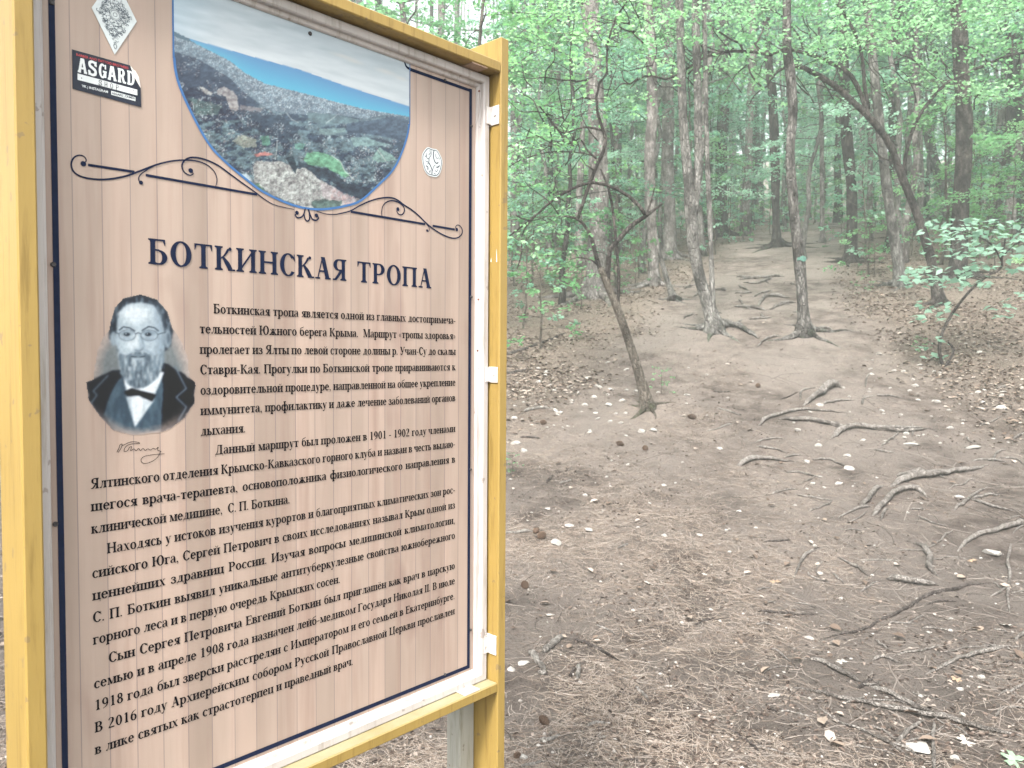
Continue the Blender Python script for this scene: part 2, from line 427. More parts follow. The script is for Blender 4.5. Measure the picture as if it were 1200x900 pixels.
# gravel crumbs
def rock_verts(seed, k=0):
    q = random.Random(seed); V = []
    t = (1 + 5 ** .5) / 2
    b = [(-1, t, 0), (1, t, 0), (-1, -t, 0), (1, -t, 0), (0, -1, t), (0, 1, t), (0, -1, -t), (0, 1, -t), (t, 0, -1), (t, 0, 1), (-t, 0, -1), (-t, 0, 1)]
    F = [(0, 11, 5), (0, 5, 1), (0, 1, 7), (0, 7, 10), (0, 10, 11), (1, 5, 9), (5, 11, 4), (11, 10, 2), (10, 7, 6), (7, 1, 8), (3, 9, 4), (3, 4, 2), (3, 2, 6), (3, 6, 8), (3, 8, 9), (4, 9, 5), (2, 4, 11), (6, 2, 10), (8, 6, 7), (9, 8, 1)]
    V = [np.array(p) / np.linalg.norm(p) for p in b]
    for _ in range(k):
        mid = {}; F2 = []
        def md(a, c):
            e = (min(a, c), max(a, c))
            if e not in mid:
                p = V[a] + V[c]; V.append(p / np.linalg.norm(p)); mid[e] = len(V) - 1
            return mid[e]
        for a, c, d in F:
            x, y, z = md(a, c), md(c, d), md(d, a); F2 += [(a, x, z), (c, y, x), (d, z, y), (x, y, z)]
        F = F2
    V = np.array(V); f = 1 + .45 * (vnoise(V[:, 0] * 1.7 + seed * 3.1 + 50, V[:, 1] * 1.7 + V[:, 2] * 1.3 + 50, seed) - .5) + .2 * (vnoise(V[:, 0] * 4 + 20, V[:, 2] * 4 + V[:, 1] * 3 + 20, seed + 9) - .5)
    V = V * f[:, None]
    # a few planed faces
    for _ in range(4):
        d = np.array([q.gauss(0, 1) for _ in range(3)]); d /= np.linalg.norm(d); s = V @ d; V = V - d[None] * np.maximum(s - .72, 0)[:, None]
    return V, np.array(F)
xy = scatter(3400, 2.4, 16, keep=lambda x, y: np.clip(.2 + 1.2 * (fbm(x * 1.5, y * 1.5, 44, 3) - .3), .05, 1), power=.85)
bv, bf = rock_verts(3, 0); n = len(xy); s = .003 + .009 * rng.random(n) ** 2.2
V = bv[None] * s[:, None, None] * (np.array([1, .8, .5])[None, None] + .5 * (rng.random((n, 1, 3)) - .5))
th = rng.random(n) * 6.28; x = V[..., 0] * np.cos(th)[:, None] - V[..., 1] * np.sin(th)[:, None]; y = V[..., 0] * np.sin(th)[:, None] + V[..., 1] * np.cos(th)[:, None]
V = np.stack([x, y, V[..., 2]], -1) + np.column_stack([xy, H(xy[:, 0], xy[:, 1]) + s * .3])[:, None]
F = (bf[None] + (np.arange(n) * len(bv))[:, None, None]).reshape(-1, 3)
o = link('gravel', np_mesh('gravel', V.reshape(-1, 3), F, [m_litter('gravel_stone', [(.06, .05, .042), (.17, .15, .132), (.27, .245, .22), (.38, .355, .325)])], None, False,
     {'tint': ('POINT', 'FLOAT', np.repeat(rng.random(n) ** .8, len(bv)))}))
tag(o, 'pale crumbs of limestone gravel strewn over the soil', kind='stuff')

# crumbs of bark, cone scales and leaf scraps trodden into the path
xy = scatter(26000, 2.6, 22, keep=lambda x, y: np.clip(.15 + 2.2 * (fbm(x * 1.3, y * 1.3, 88, 4) - .38), .04, 1), power=.8); n = len(xy)
P = np.column_stack([xy, H(xy[:, 0], xy[:, 1]) + .004]); V, F = leaf_cards(P, .008 + .022 * rng.random(n) ** 1.5, rng.random(n) * 6.28, rng.normal(0, .3, n), rng.normal(0, .3, n), .6)
tag(link('leaf_scraps', np_mesh('leaf_scraps', V, F, [m_litter('leaf_scrap', [(.03, .022, .018), (.07, .05, .04), (.14, .105, .085), (.28, .235, .20)], .85)], None, False, {'tint': ('POINT', 'FLOAT', np.repeat(rng.random(n), 8))})), 'crumbs of bark and leaf trodden into the soil', kind='stuff')
# fine rootlets netted over the right side of the slope
xy = scatter(560, 3.0, 17, 2, 38, keep=lambda x, y: np.clip(sstep(-.3, 1.2, x - path_x(y)) * (.2 + 1.3 * (fbm(x * .9, y * .9, 70, 3) - .3)), .03, 1), power=.85)
litter('fine_rootlets', 'thin rootlets netted over the worn slope', xy, (.15, .65), (.003, .008), (.001, .02), [(.06, .05, .043), (.12, .10, .086), (.19, .163, .142)], 9, .6)
# ------------------------------------------------------------------ the information board
YAW = 0.757936
BD = np.array([math.sin(YAW), math.cos(YAW), 0.]); BN = np.array([math.cos(YAW), -math.sin(YAW), 0.])
BO = np.array([-0.559637, 1.0, 0.056736]) * 1.2 + EYE
bg_z = float(H(BO[0], BO[1])) - .02
ZO = BO[2] - bg_z
def uvp(px, py, w_=0.0):
    d = pix_ray(px, py); t = ((BO + BN * w_ - EYE) @ BN) / (d @ BN); P = EYE + d * t - BO
    return float(P @ BD), float(P[2])
def L(u, v, w_): return (u, -w_, v + ZO)
board = empty('information_board', (BO[0], BO[1], bg_z), math.pi / 2 - YAW)
tag(board, 'yellow wooden information board with a printed Cyrillic panel, standing beside the forest path', 'information board')

def m_paint(name, c, dirt=.5, rough=.5, wear=False):
    t = NT(name); v = t.obj()
    n1 = t.noise(v, 5, 5, .6, (1, 1, .25)); n2 = t.noise(v, 60, 4, .7, (1, 1, .08)); n3 = t.noise(v, 34, 3, .5); n4 = t.noise(v, 1.6, 3, .5)
    col = t.ramp(n1, [(.3, tuple(x * .86 for x in c)), (.55, c), (.75, tuple(min(1, x * 1.12) for x in c))])
    col = t.mix(t.ramp(n2, [(.52, (0, 0, 0)), (.68, (.75, .75, .75))]), col, (c[0] * .62, c[1] * .58, c[2] * .5, 1))
    col = t.mix(t.ramp(n3, [(.665, (0, 0, 0)), (.69, (dirt, dirt, dirt))]), col, (.14, .10, .07, 1))
    col = t.mix(t.ramp(n4, [(.5, (0, 0, 0)), (.8, (.3, .3, .3))]), col, (c[0] * .8, c[1] * .82, c[2] * .95, 1))
    gn = t.n('SeparateXYZ'); t.l(t.n('NewGeometry').outputs['Normal'], gn.inputs[0])   # upward faces weather grey
    up = t.math('MULTIPLY', t.ramp(gn.outputs[2], [(.6, (0, 0, 0)), (.9, (1, 1, 1))]), t.ramp(n1, [(.25, (.35, .35, .35)), (.6, (.9, .9, .9))]))
    col = t.mix(up, col, (.30, .285, .19, 1)) if wear else col
    h = t.math('ADD', n1, t.math('MULTIPLY', n2, .6))
    return t.pbr(col, rough, .35, h, .35, .003)
M_YEL = m_paint('yellow_paint', (.305, .203, .055), wear=True)
M_WHT = m_paint('white_frame_paint', (.47, .43, .41), .5, .45)
M_GRY = m_paint('grey_weathered_wood', (.31, .30, .26), .6, .8)
M_BRK = m_paint('painted_steel', (.58, .54, .51), .5, .4)
M_SCR = m_simple('dark_screw', (.035, .03, .03), .45, .3, 90, .3, .5)
M_SCL = m_simple('pale_screw', (.70, .67, .63), .4, .1, 90, .2, .5)
M_NAVY = m_simple('navy_print', (.008, .013, .036), .8, .18, 70, .0, .08)
M_INK = m_simple('ink_print', (.006, .005, .007), .8, .2, 70, .0, .05)
M_WINK = m_simple('white_print', (.66, .68, .68), .5, .05, 60, .0)
M_RED = m_simple('red_print', (.42, .055, .06), .55, .3, 120, .0)

def plank(name, a, b, mat, bev=.0025):
    m = MB(); x0, x1 = sorted((a[0], b[0])); z0, z1 = sorted((a[1], b[1])); w0, w1 = sorted((a[2], b[2]))
    # lengthwise cuts so that the edge can wander a little
    m.box((x0, -w1, z0 + ZO), (x1, -w0, z1 + ZO), 0, bev)
    return m.build(name, mat, board)
FW = .05; BW = -.07
plank('side_post', (-.106, -ZO - .05, BW), (-.0794, .674, FW), M_YEL)
plank('side_post', (.8800, -ZO - .05, BW), (.9070, .674, FW), M_YEL)
plank('top_beam', (-.0792, .5915, BW), (.8798, .6155, FW), M_YEL)
plank('bottom_beam', (-.0792, -.889, BW), (.8798, -.8655, FW), M_YEL)
plank('support_leg', (.828, -ZO - .05, -.078), (.8785, -.8895, -.028), M_GRY, .004)
plank('support_leg', (-.078, -ZO - .05, -.078), (-.028, -.8895, -.028), M_GRY, .004)
# white moulding round the panel (stepped profile)
FR = (-.0765, -.8650, .8745, .5870)     # outer u0 v0 u1 v1
def frame_bar(name, pts_in_out, horizontal, lo, hi, sgn, k=1.0):
    """profile in (offset from outer edge inwards, w); swept from lo to hi"""
    prof = [(0, -.012), (0, .0165), (.0025, .019), (.0165, .019), (.019, .0165), (.020, .008), (.0265, .0065), (.029, .003), (.029, -.012)]
    V = []; n = len(prof)
    for end in (0, 1):
        for o_, w_ in prof:
            e = (lo + o_) if end == 0 else (hi - o_)        # mitred
            p = pts_in_out + sgn * o_ * k
            V.append(L(e, p, w_) if horizontal else L(p, e, w_))
    F = [[i, (i + 1) % n, n + (i + 1) % n, n + i] for i in range(n)]
    F += [list(range(n)), list(range(2 * n - 1, n - 1, -1))]
    m = MB(); m.add(V, F); return m.build(name, M_WHT, board)
frame_bar('frame_moulding', FR[0], False, FR[1], FR[3], 1, .70)
frame_bar('frame_moulding', FR[2], False, FR[1], FR[3], -1)
frame_bar('frame_moulding', FR[1], True, FR[0], FR[2], 1)
frame_bar('frame_moulding', FR[3], True, FR[0], FR[2], -1)

# printed panel: pale boards printed on sheet
def panel_material():
    t = NT('printed_wood_panel'); v = t.obj()
    sp = t.n('SeparateXYZ'); t.l(v, sp.inputs[0]); X = sp.outputs[0]
    q = t.math('DIVIDE', t.math('ADD', X, .0188 + .0428 * 10), .0428)
    fr = t.math('FRACT', q); idx = t.math('FLOOR', q)
    ed = t.math('MINIMUM', fr, t.math('SUBTRACT', 1.0, fr))
    seam = t.ramp(ed, [(.008, (1, 1, 1)), (.026, (0, 0, 0))])
    cb = t.n('CombineXYZ'); t.l(t.math('MULTIPLY', idx, 3.7), cb.inputs[1])
    va = t.n('VectorMath', _operation='ADD'); t.l(v, va.inputs[0]); t.l(cb.outputs[0], va.inputs[1])
    g1 = t.noise(va.outputs[0], 26, 5, .6, (1, 1, .05)); g2 = t.noise(va.outputs[0], 7, 4, .55, (1, 1, .13)); g3 = t.noise(va.outputs[0], 110, 3, .6, (1, 1, .03))
    c = t.ramp(g2, [(.3, srgb(144, 127, 115)), (.52, srgb(164, 145, 132)), (.72, srgb(176, 153, 139))])
    c = t.mix(t.ramp(g1, [(.5, (0, 0, 0)), (.72, (.55, .55, .55))]), c, srgb(134, 109, 98))
    c = t.mix(t.ramp(g3, [(.52, (0, 0, 0)), (.8, (.3, .3, .3))]), c, srgb(146, 121, 113))
    wn = t.n('TexWhiteNoise', _noise_dimensions='1D'); t.l(idx, wn.inputs['W'])
    hv = t.n('HueSaturation', Saturation=1.0); t.l(t.math('ADD', .95, t.math('MULTIPLY', wn.outputs['Value'], .09)), hv.inputs['Value']); t.l(c, hv.inputs['Color'])
    c = t.mix(t.math('MULTIPLY', seam, .55), hv.outputs[0], srgb(92, 84, 90))
    # knots / water stains
    kn = t.noise(v, 9, 3, .5, (1, 1, .35)); c = t.mix(t.ramp(kn, [(.60, (0, 0, 0)), (.74, (.5, .5, .5))]), c, srgb(124, 98, 90))
    return t.pbr(c, .42, .35, t.math('ADD', g1, seam), .06, .001)
panel = MB()
for a in range(24):
    for b in range(36):
        pass
nu, nv = 20, 30
us = np.linspace(FR[0] + .004, FR[2] - .004, nu + 1); vs = np.linspace(FR[1] + .004, FR[3] - .004, nv + 1)
PV = [L(u, v, 0.0) for v in vs for u in us]
PF = [[b * (nu + 1) + a, b * (nu + 1) + a + 1, (b + 1) * (nu + 1) + a + 1, (b + 1) * (nu + 1) + a] for b in range(nv) for a in range(nu)]
panel.add(PV, PF); panel.box(L(us[0], vs[0], -.001), L(us[-1], vs[-1], -.0105), 0) if False else None
bk = MB(); bk.box((us[0], .0015, vs[0] + ZO), (us[-1], .010, vs[-1] + ZO)); 
PANEL = panel.build('printed_panel', panel_material(), board)
bk.build('backing_sheet', M_GRY, board)

# ---- flat print on the panel: ribbons and polygons a fraction of a millimetre proud
LIFT = .0008
def px_scale(px, py, vertical=False):
    a = np.array(uvp(px, py)); b = np.array(uvp(px + (0 if vertical else 1), py + (1 if vertical else 0)))
    return float(np.linalg.norm(a - b))
def ribbon_uv(m, pts, widths, n=None, mi=0, lift=LIFT, ball=0):
    """pts (u,v), widths in metres at each point"""
    P = np.column_stack([np.asarray(pts, float), np.zeros(len(pts))]); Wd = np.asarray(widths, float)
    n = n or max(6, len(pts) * 5)
    Q = smooth_path(np.column_stack([P, Wd]), n); T = np.gradient(Q[:, :2], axis=0); T /= np.linalg.norm(T, axis=1)[:, None] + 1e-9
    N_ = np.stack([-T[:, 1], T[:, 0]], 1); h = np.maximum(Q[:, 3:4], .0002) / 2
    A = Q[:, :2] + N_ * h; B = Q[:, :2] - N_ * h
    V = [L(a[0], a[1], lift) for a in A] + [L(b[0], b[1], lift) for b in B]
    m.add(V, [[i, i + 1, n + i + 1, n + i] for i in range(n - 1)], mi)
    if ball:
        c = Q[0] if ball > 0 else Q[-1]; r = abs(ball)
        m.add([L(c[0] + r * math.cos(k * .6283), c[1] + r * math.sin(k * .6283), lift + 2e-5) for k in range(10)], [list(range(10))], mi)
def poly_uv(m, pts, mi=0, lift=LIFT): m.add([L(u, v, lift) for u, v in pts], [list(range(len(pts)))], mi)
def crop(pts, x0, y0, s): return [(x0 + x / s, y0 + y / s) for x, y in pts]

# navy border
NB = (-.043, -.825, .829, .547); nbw = .0088
m = MB(); h = nbw / 2; lf = LIFT
for (a, b, c, d) in ((NB[0] - h, NB[1] - h, NB[0] + h, NB[3] + h), (NB[2] - h, NB[1] - h, NB[2] + h, NB[3] + h), (NB[0] + h, NB[1] - h, NB[2] - h, NB[1] + h),
                     (.6478, NB[3] - h * .8, NB[2] - h, NB[3] + h * .8), (NB[0] + h, NB[3] - h * .8, .1385, NB[3] + h * .8)):
    poly_uv(m, [(a, b), (c, b), (c, d), (a, d)])
ribbon_uv(m, [(.652, .547), (.640, .549), (.634, .556), (.631, .567)], [.006, .005, .004, .002], 14, lift=lf + 3e-5)
ribbon_uv(m, [(.134, .547), (.146, .549), (.152, .556), (.155, .567)], [.006, .005, .004, .002], 14, lift=lf + 3e-5)
m.build('border_line', M_NAVY, PANEL)

# scroll ornament
m = MB(); lk = [LIFT]
def scroll(pts, w0, w1, ball=0, x0=0, y0=0, s=1.0):
    P = crop(pts, x0, y0, s); U = [uvp(*p) for p in P]; n = len(P); lk[0] += 2e-5
    wd = [w0 + (w1 - w0) * math.sin(math.pi * min(1, i / (n - 1) * 1.0)) for i in range(n)]
    ribbon_uv(m, U, wd, n * 6, lift=lk[0], ball=ball)
scroll([(390, 768), (404, 752), (392, 733), (368, 728), (345, 740), (333, 770), (345, 805), (380, 828), (440, 840), (510, 840), (590, 825), (660, 800), (740, 770), (820, 753), (900, 752), (960, 768), (1000, 800), (1016, 840), (1008, 884)], .0012, .0030, .0042, 0, 0, 4)
scroll([(660, 856), (650, 845), (655, 822), (690, 795), (720, 780)], .0012, .0018, .0034, 0, 0, 4)
scroll([(893, 800), (905, 813), (890, 822), (862, 806), (852, 775), (870, 748), (905, 738), (960, 748), (1020, 775), (1080, 818), (1140, 862), (1198, 903), (1240, 935), (1290, 962), (1378, 982)], .0012, .0030, .0042, 0, 0, 4)
for P, x0, y0, s, wv in (([(412, 773), (630, 806)], 0, 0, 4, 12 / 4), ([(682, 821), (1204, 912)], 0, 0, 4, 12 / 4), ([(82, 248), (735, 358)], 400, 215, 7.5, 2.7), ([(800, 372), (995, 405)], 400, 215, 7.5, 2.5)):
    a, b = [uvp(*p) for p in crop(P, x0, y0, s)]; lk[0] += 2e-5
    sc = px_scale(*crop(P, x0, y0, s)[0], True); ribbon_uv(m, [a, b], [wv * sc] * 2, 4, lift=lk[0])
scroll([(1012, 405), (1000, 390), (1015, 366), (1043, 375), (1062, 415), (1050, 455), (1010, 480), (950, 475), (870, 440), (800, 395), (740, 345), (680, 285), (620, 235), (550, 190), (490, 145), (430, 125), (340, 130), (250, 155), (160, 195), (80, 240), (0, 262), (-60, 272), (-140, 268), (-220, 243)], .0014, .0034, .0042, 400, 215, 7.5)
scroll([(495, 226), (484, 242), (500, 268), (530, 275), (551, 245), (545, 205), (510, 170), (450, 152), (400, 162), (365, 195), (352, 250), (355, 298)], .0012, .0030, .0042, 400, 215, 7.5)
scroll([(752, 414), (766, 420), (769, 388), (745, 355)], .0012, .0018, .003, 400, 215, 7.5)
scroll([(178, 832), (165, 850), (185, 870), (215, 862), (232, 835), (243, 800)], .0015, .0030, .0040, 320, 120, 6.43)
scroll([(325, 852), (341, 868), (325, 888), (295, 880), (278, 845), (268, 808)], .0015, .0030, .0040, 320, 120, 6.43)
scroll([(240, 800), (232, 840), (240, 880), (257, 895), (272, 880), (272, 840), (262, 805)], .0020, .0030, 0, 320, 120, 6.43)
m.build('scroll_ornament', M_NAVY, PANEL)

# ------------------------------------------------------------------ serif Cyrillic lettering drawn stroke by stroke
X_, C_ = 450, 650
class G:
    def __init__(s, S=84, T=30): s.p = []; s.S = S; s.T = T
    def poly(s, *pts): s.p.append(list(pts)); return s
    def st(s, x, y0, y1, w=None):
        w = w or s.S; return s.poly((x - w / 2, y0), (x + w / 2, y0), (x + w / 2, y1), (x - w / 2, y1))
    def ser(s, x, y, d=1, w=None, wid=None):
        S = w or s.S; W = (wid or S + 104) / 2; t = s.T * .8
        return s.poly((x - W, y), (x + W, y), (x + W, y + d * t), (x + S / 2 + 10, y + d * t * 1.5), (x + S / 2 - 3, y + d * t * 3), (x - S / 2 + 3, y + d * t * 3), (x - S / 2 - 10, y + d * t * 1.5), (x - W, y + d * t))
    def fs(s, x, y0, y1, w=None): return s.st(x, y0, y1, w).ser(x, y0, 1, w).ser(x, y1, -1, w)
    def hb(s, x0, x1, y, t=None):
        t = t or s.T; return s.poly((x0, y), (x1, y), (x1, y + t), (x0, y + t))
    def dg(s, x0, y0, x1, y1, w=None):
        w = (w or s.S) / 2; return s.poly((x0 - w, y0), (x0 + w, y0), (x1 + w, y1), (x1 - w, y1))
    def ring(s, cx, cy, rx, ry, a0=0, a1=360, S=None, T=None, n=22):
        S = S or s.S; T = T or s.T; ang = np.radians(np.linspace(a0, a1, max(4, int(n * abs(a1 - a0) / 360) + 2)))
        for a, b in zip(ang[:-1], ang[1:]):
            s.poly(*[(cx + (rx - k * S) * math.cos(t), cy + (ry - k * T) * math.sin(t)) for k, t in ((0, a), (0, b), (1, b), (1, a))])
        return s
    def path(s, *pts, n=None):
        P = np.array(pts, float); Q = smooth_path(np.column_stack([P[:, :2], np.zeros(len(P)), P[:, 2]]), n or len(pts) * 3)
        T = np.gradient(Q[:, :2], axis=0); T /= np.linalg.norm(T, axis=1)[:, None] + 1e-9; N_ = np.stack([-T[:, 1], T[:, 0]], 1) * Q[:, 3:4] / 2
        A = Q[:, :2] + N_; B = Q[:, :2] - N_
        for i in range(len(Q) - 1): s.poly(A[i], A[i + 1], B[i + 1], B[i])
        return s
    def dot(s, x, y, r=44): return s.poly(*[(x + r * math.cos(k * .785), y + r * math.sin(k * .785)) for k in range(8)])
def glyph(c, S, T):
    g = G(S, T); h = X_; C = C_
    U = {'Б', 'Д', 'Е', 'И', 'К', 'М', 'Н', 'О', 'П', 'Р', 'С', 'Т', 'У', 'Ц', 'Ю', 'Я', 'А', 'В', 'Г'}
    if c == 'о': g.ring(222, h / 2, 200, h / 2 + 10); return g.p, 444
    if c == 'с': g.ring(218, h / 2, 196, h / 2 + 10, 52, 318).dot(330, h * .80, 42); return g.p, 385
    if c in 'её':
        g.ring(212, h / 2, 192, h / 2 + 10, 0, 322).hb(70, 380, h * .5, T)
        if c == 'ё': g.dot(140, 570, 42).dot(285, 570, 42)
        return g.p, 415
    if c == 'а':
        g.path((80, 350, 70), (110, 425, 40), (185, 448, 34), (262, 420, 70), (290, 330, S)).st(290, 80, 340).path((290, 100, S), (310, 30, 60), (350, 12, 34), (395, 30, 22))
        g.dot(88, 345, 40).path((262, 268, 26), (160, 230, 50), (80, 175, S * .8), (72, 90, S), (120, 20, 50), (195, 22, 36), (262, 75, 24)); return g.p, 405
    if c == 'б': g.ring(225, h / 2 - 5, 200, h / 2 + 5).path((70, 240, 75), (72, 400, 60), (120, 540, 50), (220, 600, 52), (330, 630, 46), (385, 690, 18)); return g.p, 450
    if c == 'в':
        g.fs(105, 0, h).hb(110, 250, h - T).hb(110, 260, 225, T).hb(110, 270, 0, T)
        g.ring(215, h * .755, 145, h * .25, -90, 90, S * .9).ring(225, h * .27, 170, h * .272, -90, 90, S); return g.p, 425
    if c == 'г': g.fs(105, 0, h).hb(105, 345, h - T).poly((345, h), (322, h - 130), (310, h - 130), (290, h - T)); return g.p, 365
    if c == 'д':
        g.st(335, 10, h - 5).hb(165, 400, h - T).hb(20, 450, 0, T).path((195, h - 12, 30), (185, 250, 40), (140, 110, 46), (75, 12, 36))
        g.poly((20, 30), (50, 30), (38, -120), (24, -120)).poly((420, 30), (450, 30), (446, -120), (432, -120)); return g.p, 468
    if c == 'ж':
        g.fs(310, 0, h)
        for k in (-1, 1):
            g.path((310 + k * 45, 225, 30), (310 + k * 130, 300, 44), (310 + k * 190, 405, 56)).dot(310 + k * 195, 400, 40)
            g.path((310 + k * 60, 240, 40), (310 + k * 130, 150, S * .9), (310 + k * 215, 12, S * .9)).hb(310 + k * 240 - 75, 310 + k * 240 + 75, 0, T)
        return g.p, 620
    if c == 'з':
        g.ring(175, h * .745, 165, h * .265, -90, 150, S * .9).ring(175, h * .27, 180, h * .29, -160, 90, S).hb(120, 185, h * .49, T).dot(60, 345, 36).dot(52, 100, 40); return g.p, 380
    if c in 'ий':
        g.fs(108, 0, h).fs(375, 0, h).path((130, 90, 40), (240, 225, 44), (352, h - 85, 40), n=3)
        if c == 'й': g.path((150, 600, 46), (190, 535, 34), (241, 515, 30), (292, 535, 34), (332, 600, 46))
        return g.p, 484
    if c == 'к':
        g.fs(108, 0, h).path((150, 225, 30), (240, 290, 40), (310, 400, 60)).dot(335, 405, 42).path((190, 250, 44), (280, 150, S), (360, 12, S)).hb(300, 440, 0, T); return g.p, 440
    if c == 'л': g.fs(355, 0, h).hb(155, 360, h - T).path((190, h - 15, 30), (180, 250, 40), (145, 80, 44), (90, 8, 44), (48, 30, 30)).dot(60, 45, 38).ser(200, h, -1, 40, 120); return g.p, 465
    if c == 'м':
        g.fs(485, 0, h).st(95, 0, h, 34).ser(95, 0, 1, 34, 130).hb(20, 140, h - T * .8, T * .8).dg(280, 20, 120, h, S).dg(290, 20, 455, h, 36); return g.p, 588
    if c == 'н': g.fs(108, 0, h).fs(375, 0, h).hb(108, 375, h * .46, T + 4); return g.p, 484
    if c == 'п': g.fs(108, 0, h).fs(375, 0, h).hb(108, 375, h - T); return g.p, 484
    if c == 'р': g.fs(105, -195, h).ring(245, h / 2, 195, h / 2 + 10, -150, 150); return g.p, 462
    if c == 'т': g.st(210, 0, h).ser(210, 0).hb(25, 395, h - T).poly((25, h), (70, h - T), (42, h - 130), (30, h - 130)).poly((395, h), (350, h - T), (378, h - 130), (390, h - 130)); return g.p, 418
    if c == 'у': g.dg(220, 20, 90, h, S).path((345, h, 30), (225, 60, 34), (170, -90, 44), (110, -180, 50), (55, -160, 36)).dot(62, -150, 42).hb(20, 165, h - T * .8, T * .8).hb(275, 410, h - T * .8, T * .8); return g.p, 412
    if c == 'ф': g.st(320, -190, 690).ser(320, -190).ser(320, 690, -1).ring(190, h / 2, 170, h / 2 + 10, 20, 340).ring(450, h / 2, 170, h / 2 + 10, -160, 160); return g.p, 640
    if c == 'х': g.dg(340, 0, 105, h, S).dg(85, 0, 340, h, 34).hb(25, 170, 0, T * .8).hb(265, 420, 0, T * .8).hb(25, 185, h - T * .8, T * .8).hb(270, 405, h - T * .8, T * .8); return g.p, 432
    if c == 'ц': g.fs(108, 0, h).fs(375, 0, h).hb(108, 440, 0, T).poly((410, 30), (445, 30), (440, -130), (425, -130)); return g.p, 486
    if c == 'ч': g.fs(355, 0, h).st(100, 280, h).ser(100, h, -1).path((100, 300, S), (120, 210, 60), (200, 175, 34), (340, 220, 26)); return g.p, 460
    if c in 'шщ':
        g.fs(105, 0, h).fs(335, 0, h).fs(565, 0, h).hb(105, 565, 0, T)
        if c == 'щ': g.hb(565, 640, 0, T).poly((605, 30), (640, 30), (636, -130), (620, -130))
        return g.p, 672 if c == 'ш' else 684
    if c in 'ыьъ':
        dx = 80 if c == 'ъ' else 0
        g.st(105 + dx, 0, h).ser(105 + dx, h, -1).ser(105 + dx, 0).ring(210 + dx, 130, 165, 140, -90, 90, S * .95).hb(110 + dx, 215 + dx, 240, T).hb(110 + dx, 215 + dx, 0, T)
        if c == 'ы': g.fs(500, 0, h); return g.p, 605
        return g.p, 410 + dx
    if c == 'э': g.ring(180, h / 2, 190, h / 2 + 10, -140, 140).hb(120, 340, h * .48, T).dot(60, h * .8, 42).dot(50, 80, 34); return g.p, 400
    if c == 'ю': g.fs(105, 0, h).hb(105, 260, h * .46, T).ring(425, h / 2, 190, h / 2 + 10); return g.p, 640
    if c == 'я': g.fs(330, 0, h).hb(200, 330, h - T).hb(200, 330, 200, T).ring(210, h * .72, 150, h * .28, 90, 270, S * .9).path((260, 205, 70), (180, 100, 62), (110, 15, 56)).hb(30, 130, 0, T); return g.p, 440
    # capitals
    if c == 'О': g.ring(300, C / 2, 272, C / 2 + 12, S=S * 1.12, n=30); return g.p, 600
    if c == 'С': g.ring(285, C / 2, 262, C / 2 + 12, 40, 322, S=S * 1.12, n=30).poly((462, 640), (488, 640), (500, 440), (478, 440)).path((478, 470, 20), (470, 520, 60), (440, 560, 40)); return g.p, 525
    if c == 'Т': g.fs(270, 0, C).hb(30, 510, C - T).poly((30, C), (90, C - T), (50, C - 170), (34, C - 170)).poly((510, C), (450, C - T), (490, C - 170), (506, C - 170)); return g.p, 540
    if c == 'Б': g.fs(130, 0, C).hb(130, 440, C - T).poly((440, C), (380, C - T), (425, C - 160), (440, C - 160)).ring(285, 185, 205, 190, -90, 90, S * 1.1).hb(130, 290, 345, T).hb(130, 290, -5, T); return g.p, 520
    if c == 'К': g.fs(130, 0, C).path((190, 320, 34), (300, 420, 50), (400, 580, 70)).dot(445, 590, 50).path((250, 350, 60), (360, 200, S * 1.05), (460, 25, S * 1.05)).hb(380, 590, 0, T); return g.p, 585
    if c == 'И': g.fs(130, 0, C).fs(510, 0, C).dg(155, 90, 485, C - 90, 60); return g.p, 640
    if c == 'Н': g.fs(130, 0, C).fs(500, 0, C).hb(130, 500, C * .48, T + 6); return g.p, 630
    if c == 'П': g.fs(130, 0, C).fs(500, 0, C).hb(130, 500, C - T); return g.p, 630
    if c == 'А': g.dg(455, 0, 285, C + 10, S * 1.15).dg(110, 0, 275, C, 36).hb(160, 400, 210, T + 4).hb(25, 195, 0, T).hb(360, 560, 0, T); return g.p, 580
    if c == 'Я': g.fs(410, 0, C).hb(240, 410, C - T).hb(240, 410, 290, T).ring(250, C * .725, 195, C * .275, 90, 270, S * 1.05).path((330, 300, 90), (230, 150, 86), (120, 15, 76)).hb(25, 150, 0, T); return g.p, 540
    if c == 'Р': g.fs(130, 0, C).hb(130, 280, C - T).hb(130, 280, 275, T).ring(270, C * .715, 205, C * .285, -90, 90, S * 1.1); return g.p, 510
    if c == 'В': g.fs(130, 0, C).hb(130, 290, C - T).hb(130, 300, 325, T).hb(130, 300, 0, T).ring(270, C * .755, 175, C * .245, -90, 90, S).ring(280, 176, 205, 178, -90, 90, S * 1.05); return g.p, 525
    if c == 'Г': g.fs(130, 0, C).hb(130, 460, C - T).poly((460, C), (400, C - T), (440, C - 170), (456, C - 170)); return g.p, 480
    if c == 'Е': g.fs(130, 0, C).hb(130, 460, C - T).hb(130, 460, 0, T).hb(130, 370, C * .49, T).poly((460, C), (400, C - T), (440, C - 160), (456, C - 160)).poly((475, 170), (455, 170), (400, 28), (465, 0)).st(378, 250, 410, 24); return g.p, 500
    if c == 'Д': g.fs(450, 0, C).hb(200, 520, C - T).hb(30, 600, 0, T).path((230, C - 12, 40), (215, 350, 50), (165, 150, 56), (95, 12, 44)).poly((30, 30), (66, 30), (52, -140), (34, -140)).poly((565, 30), (600, 30), (596, -140), (578, -140)); return g.p, 625
    if c == 'М': g.fs(640, 0, C).st(120, 0, C, 38).ser(120, 0, 1, 38, 150).hb(30, 180, C - T, T).dg(370, 20, 165, C, S * 1.1).dg(385, 20, 605, C, 40); return g.p, 760
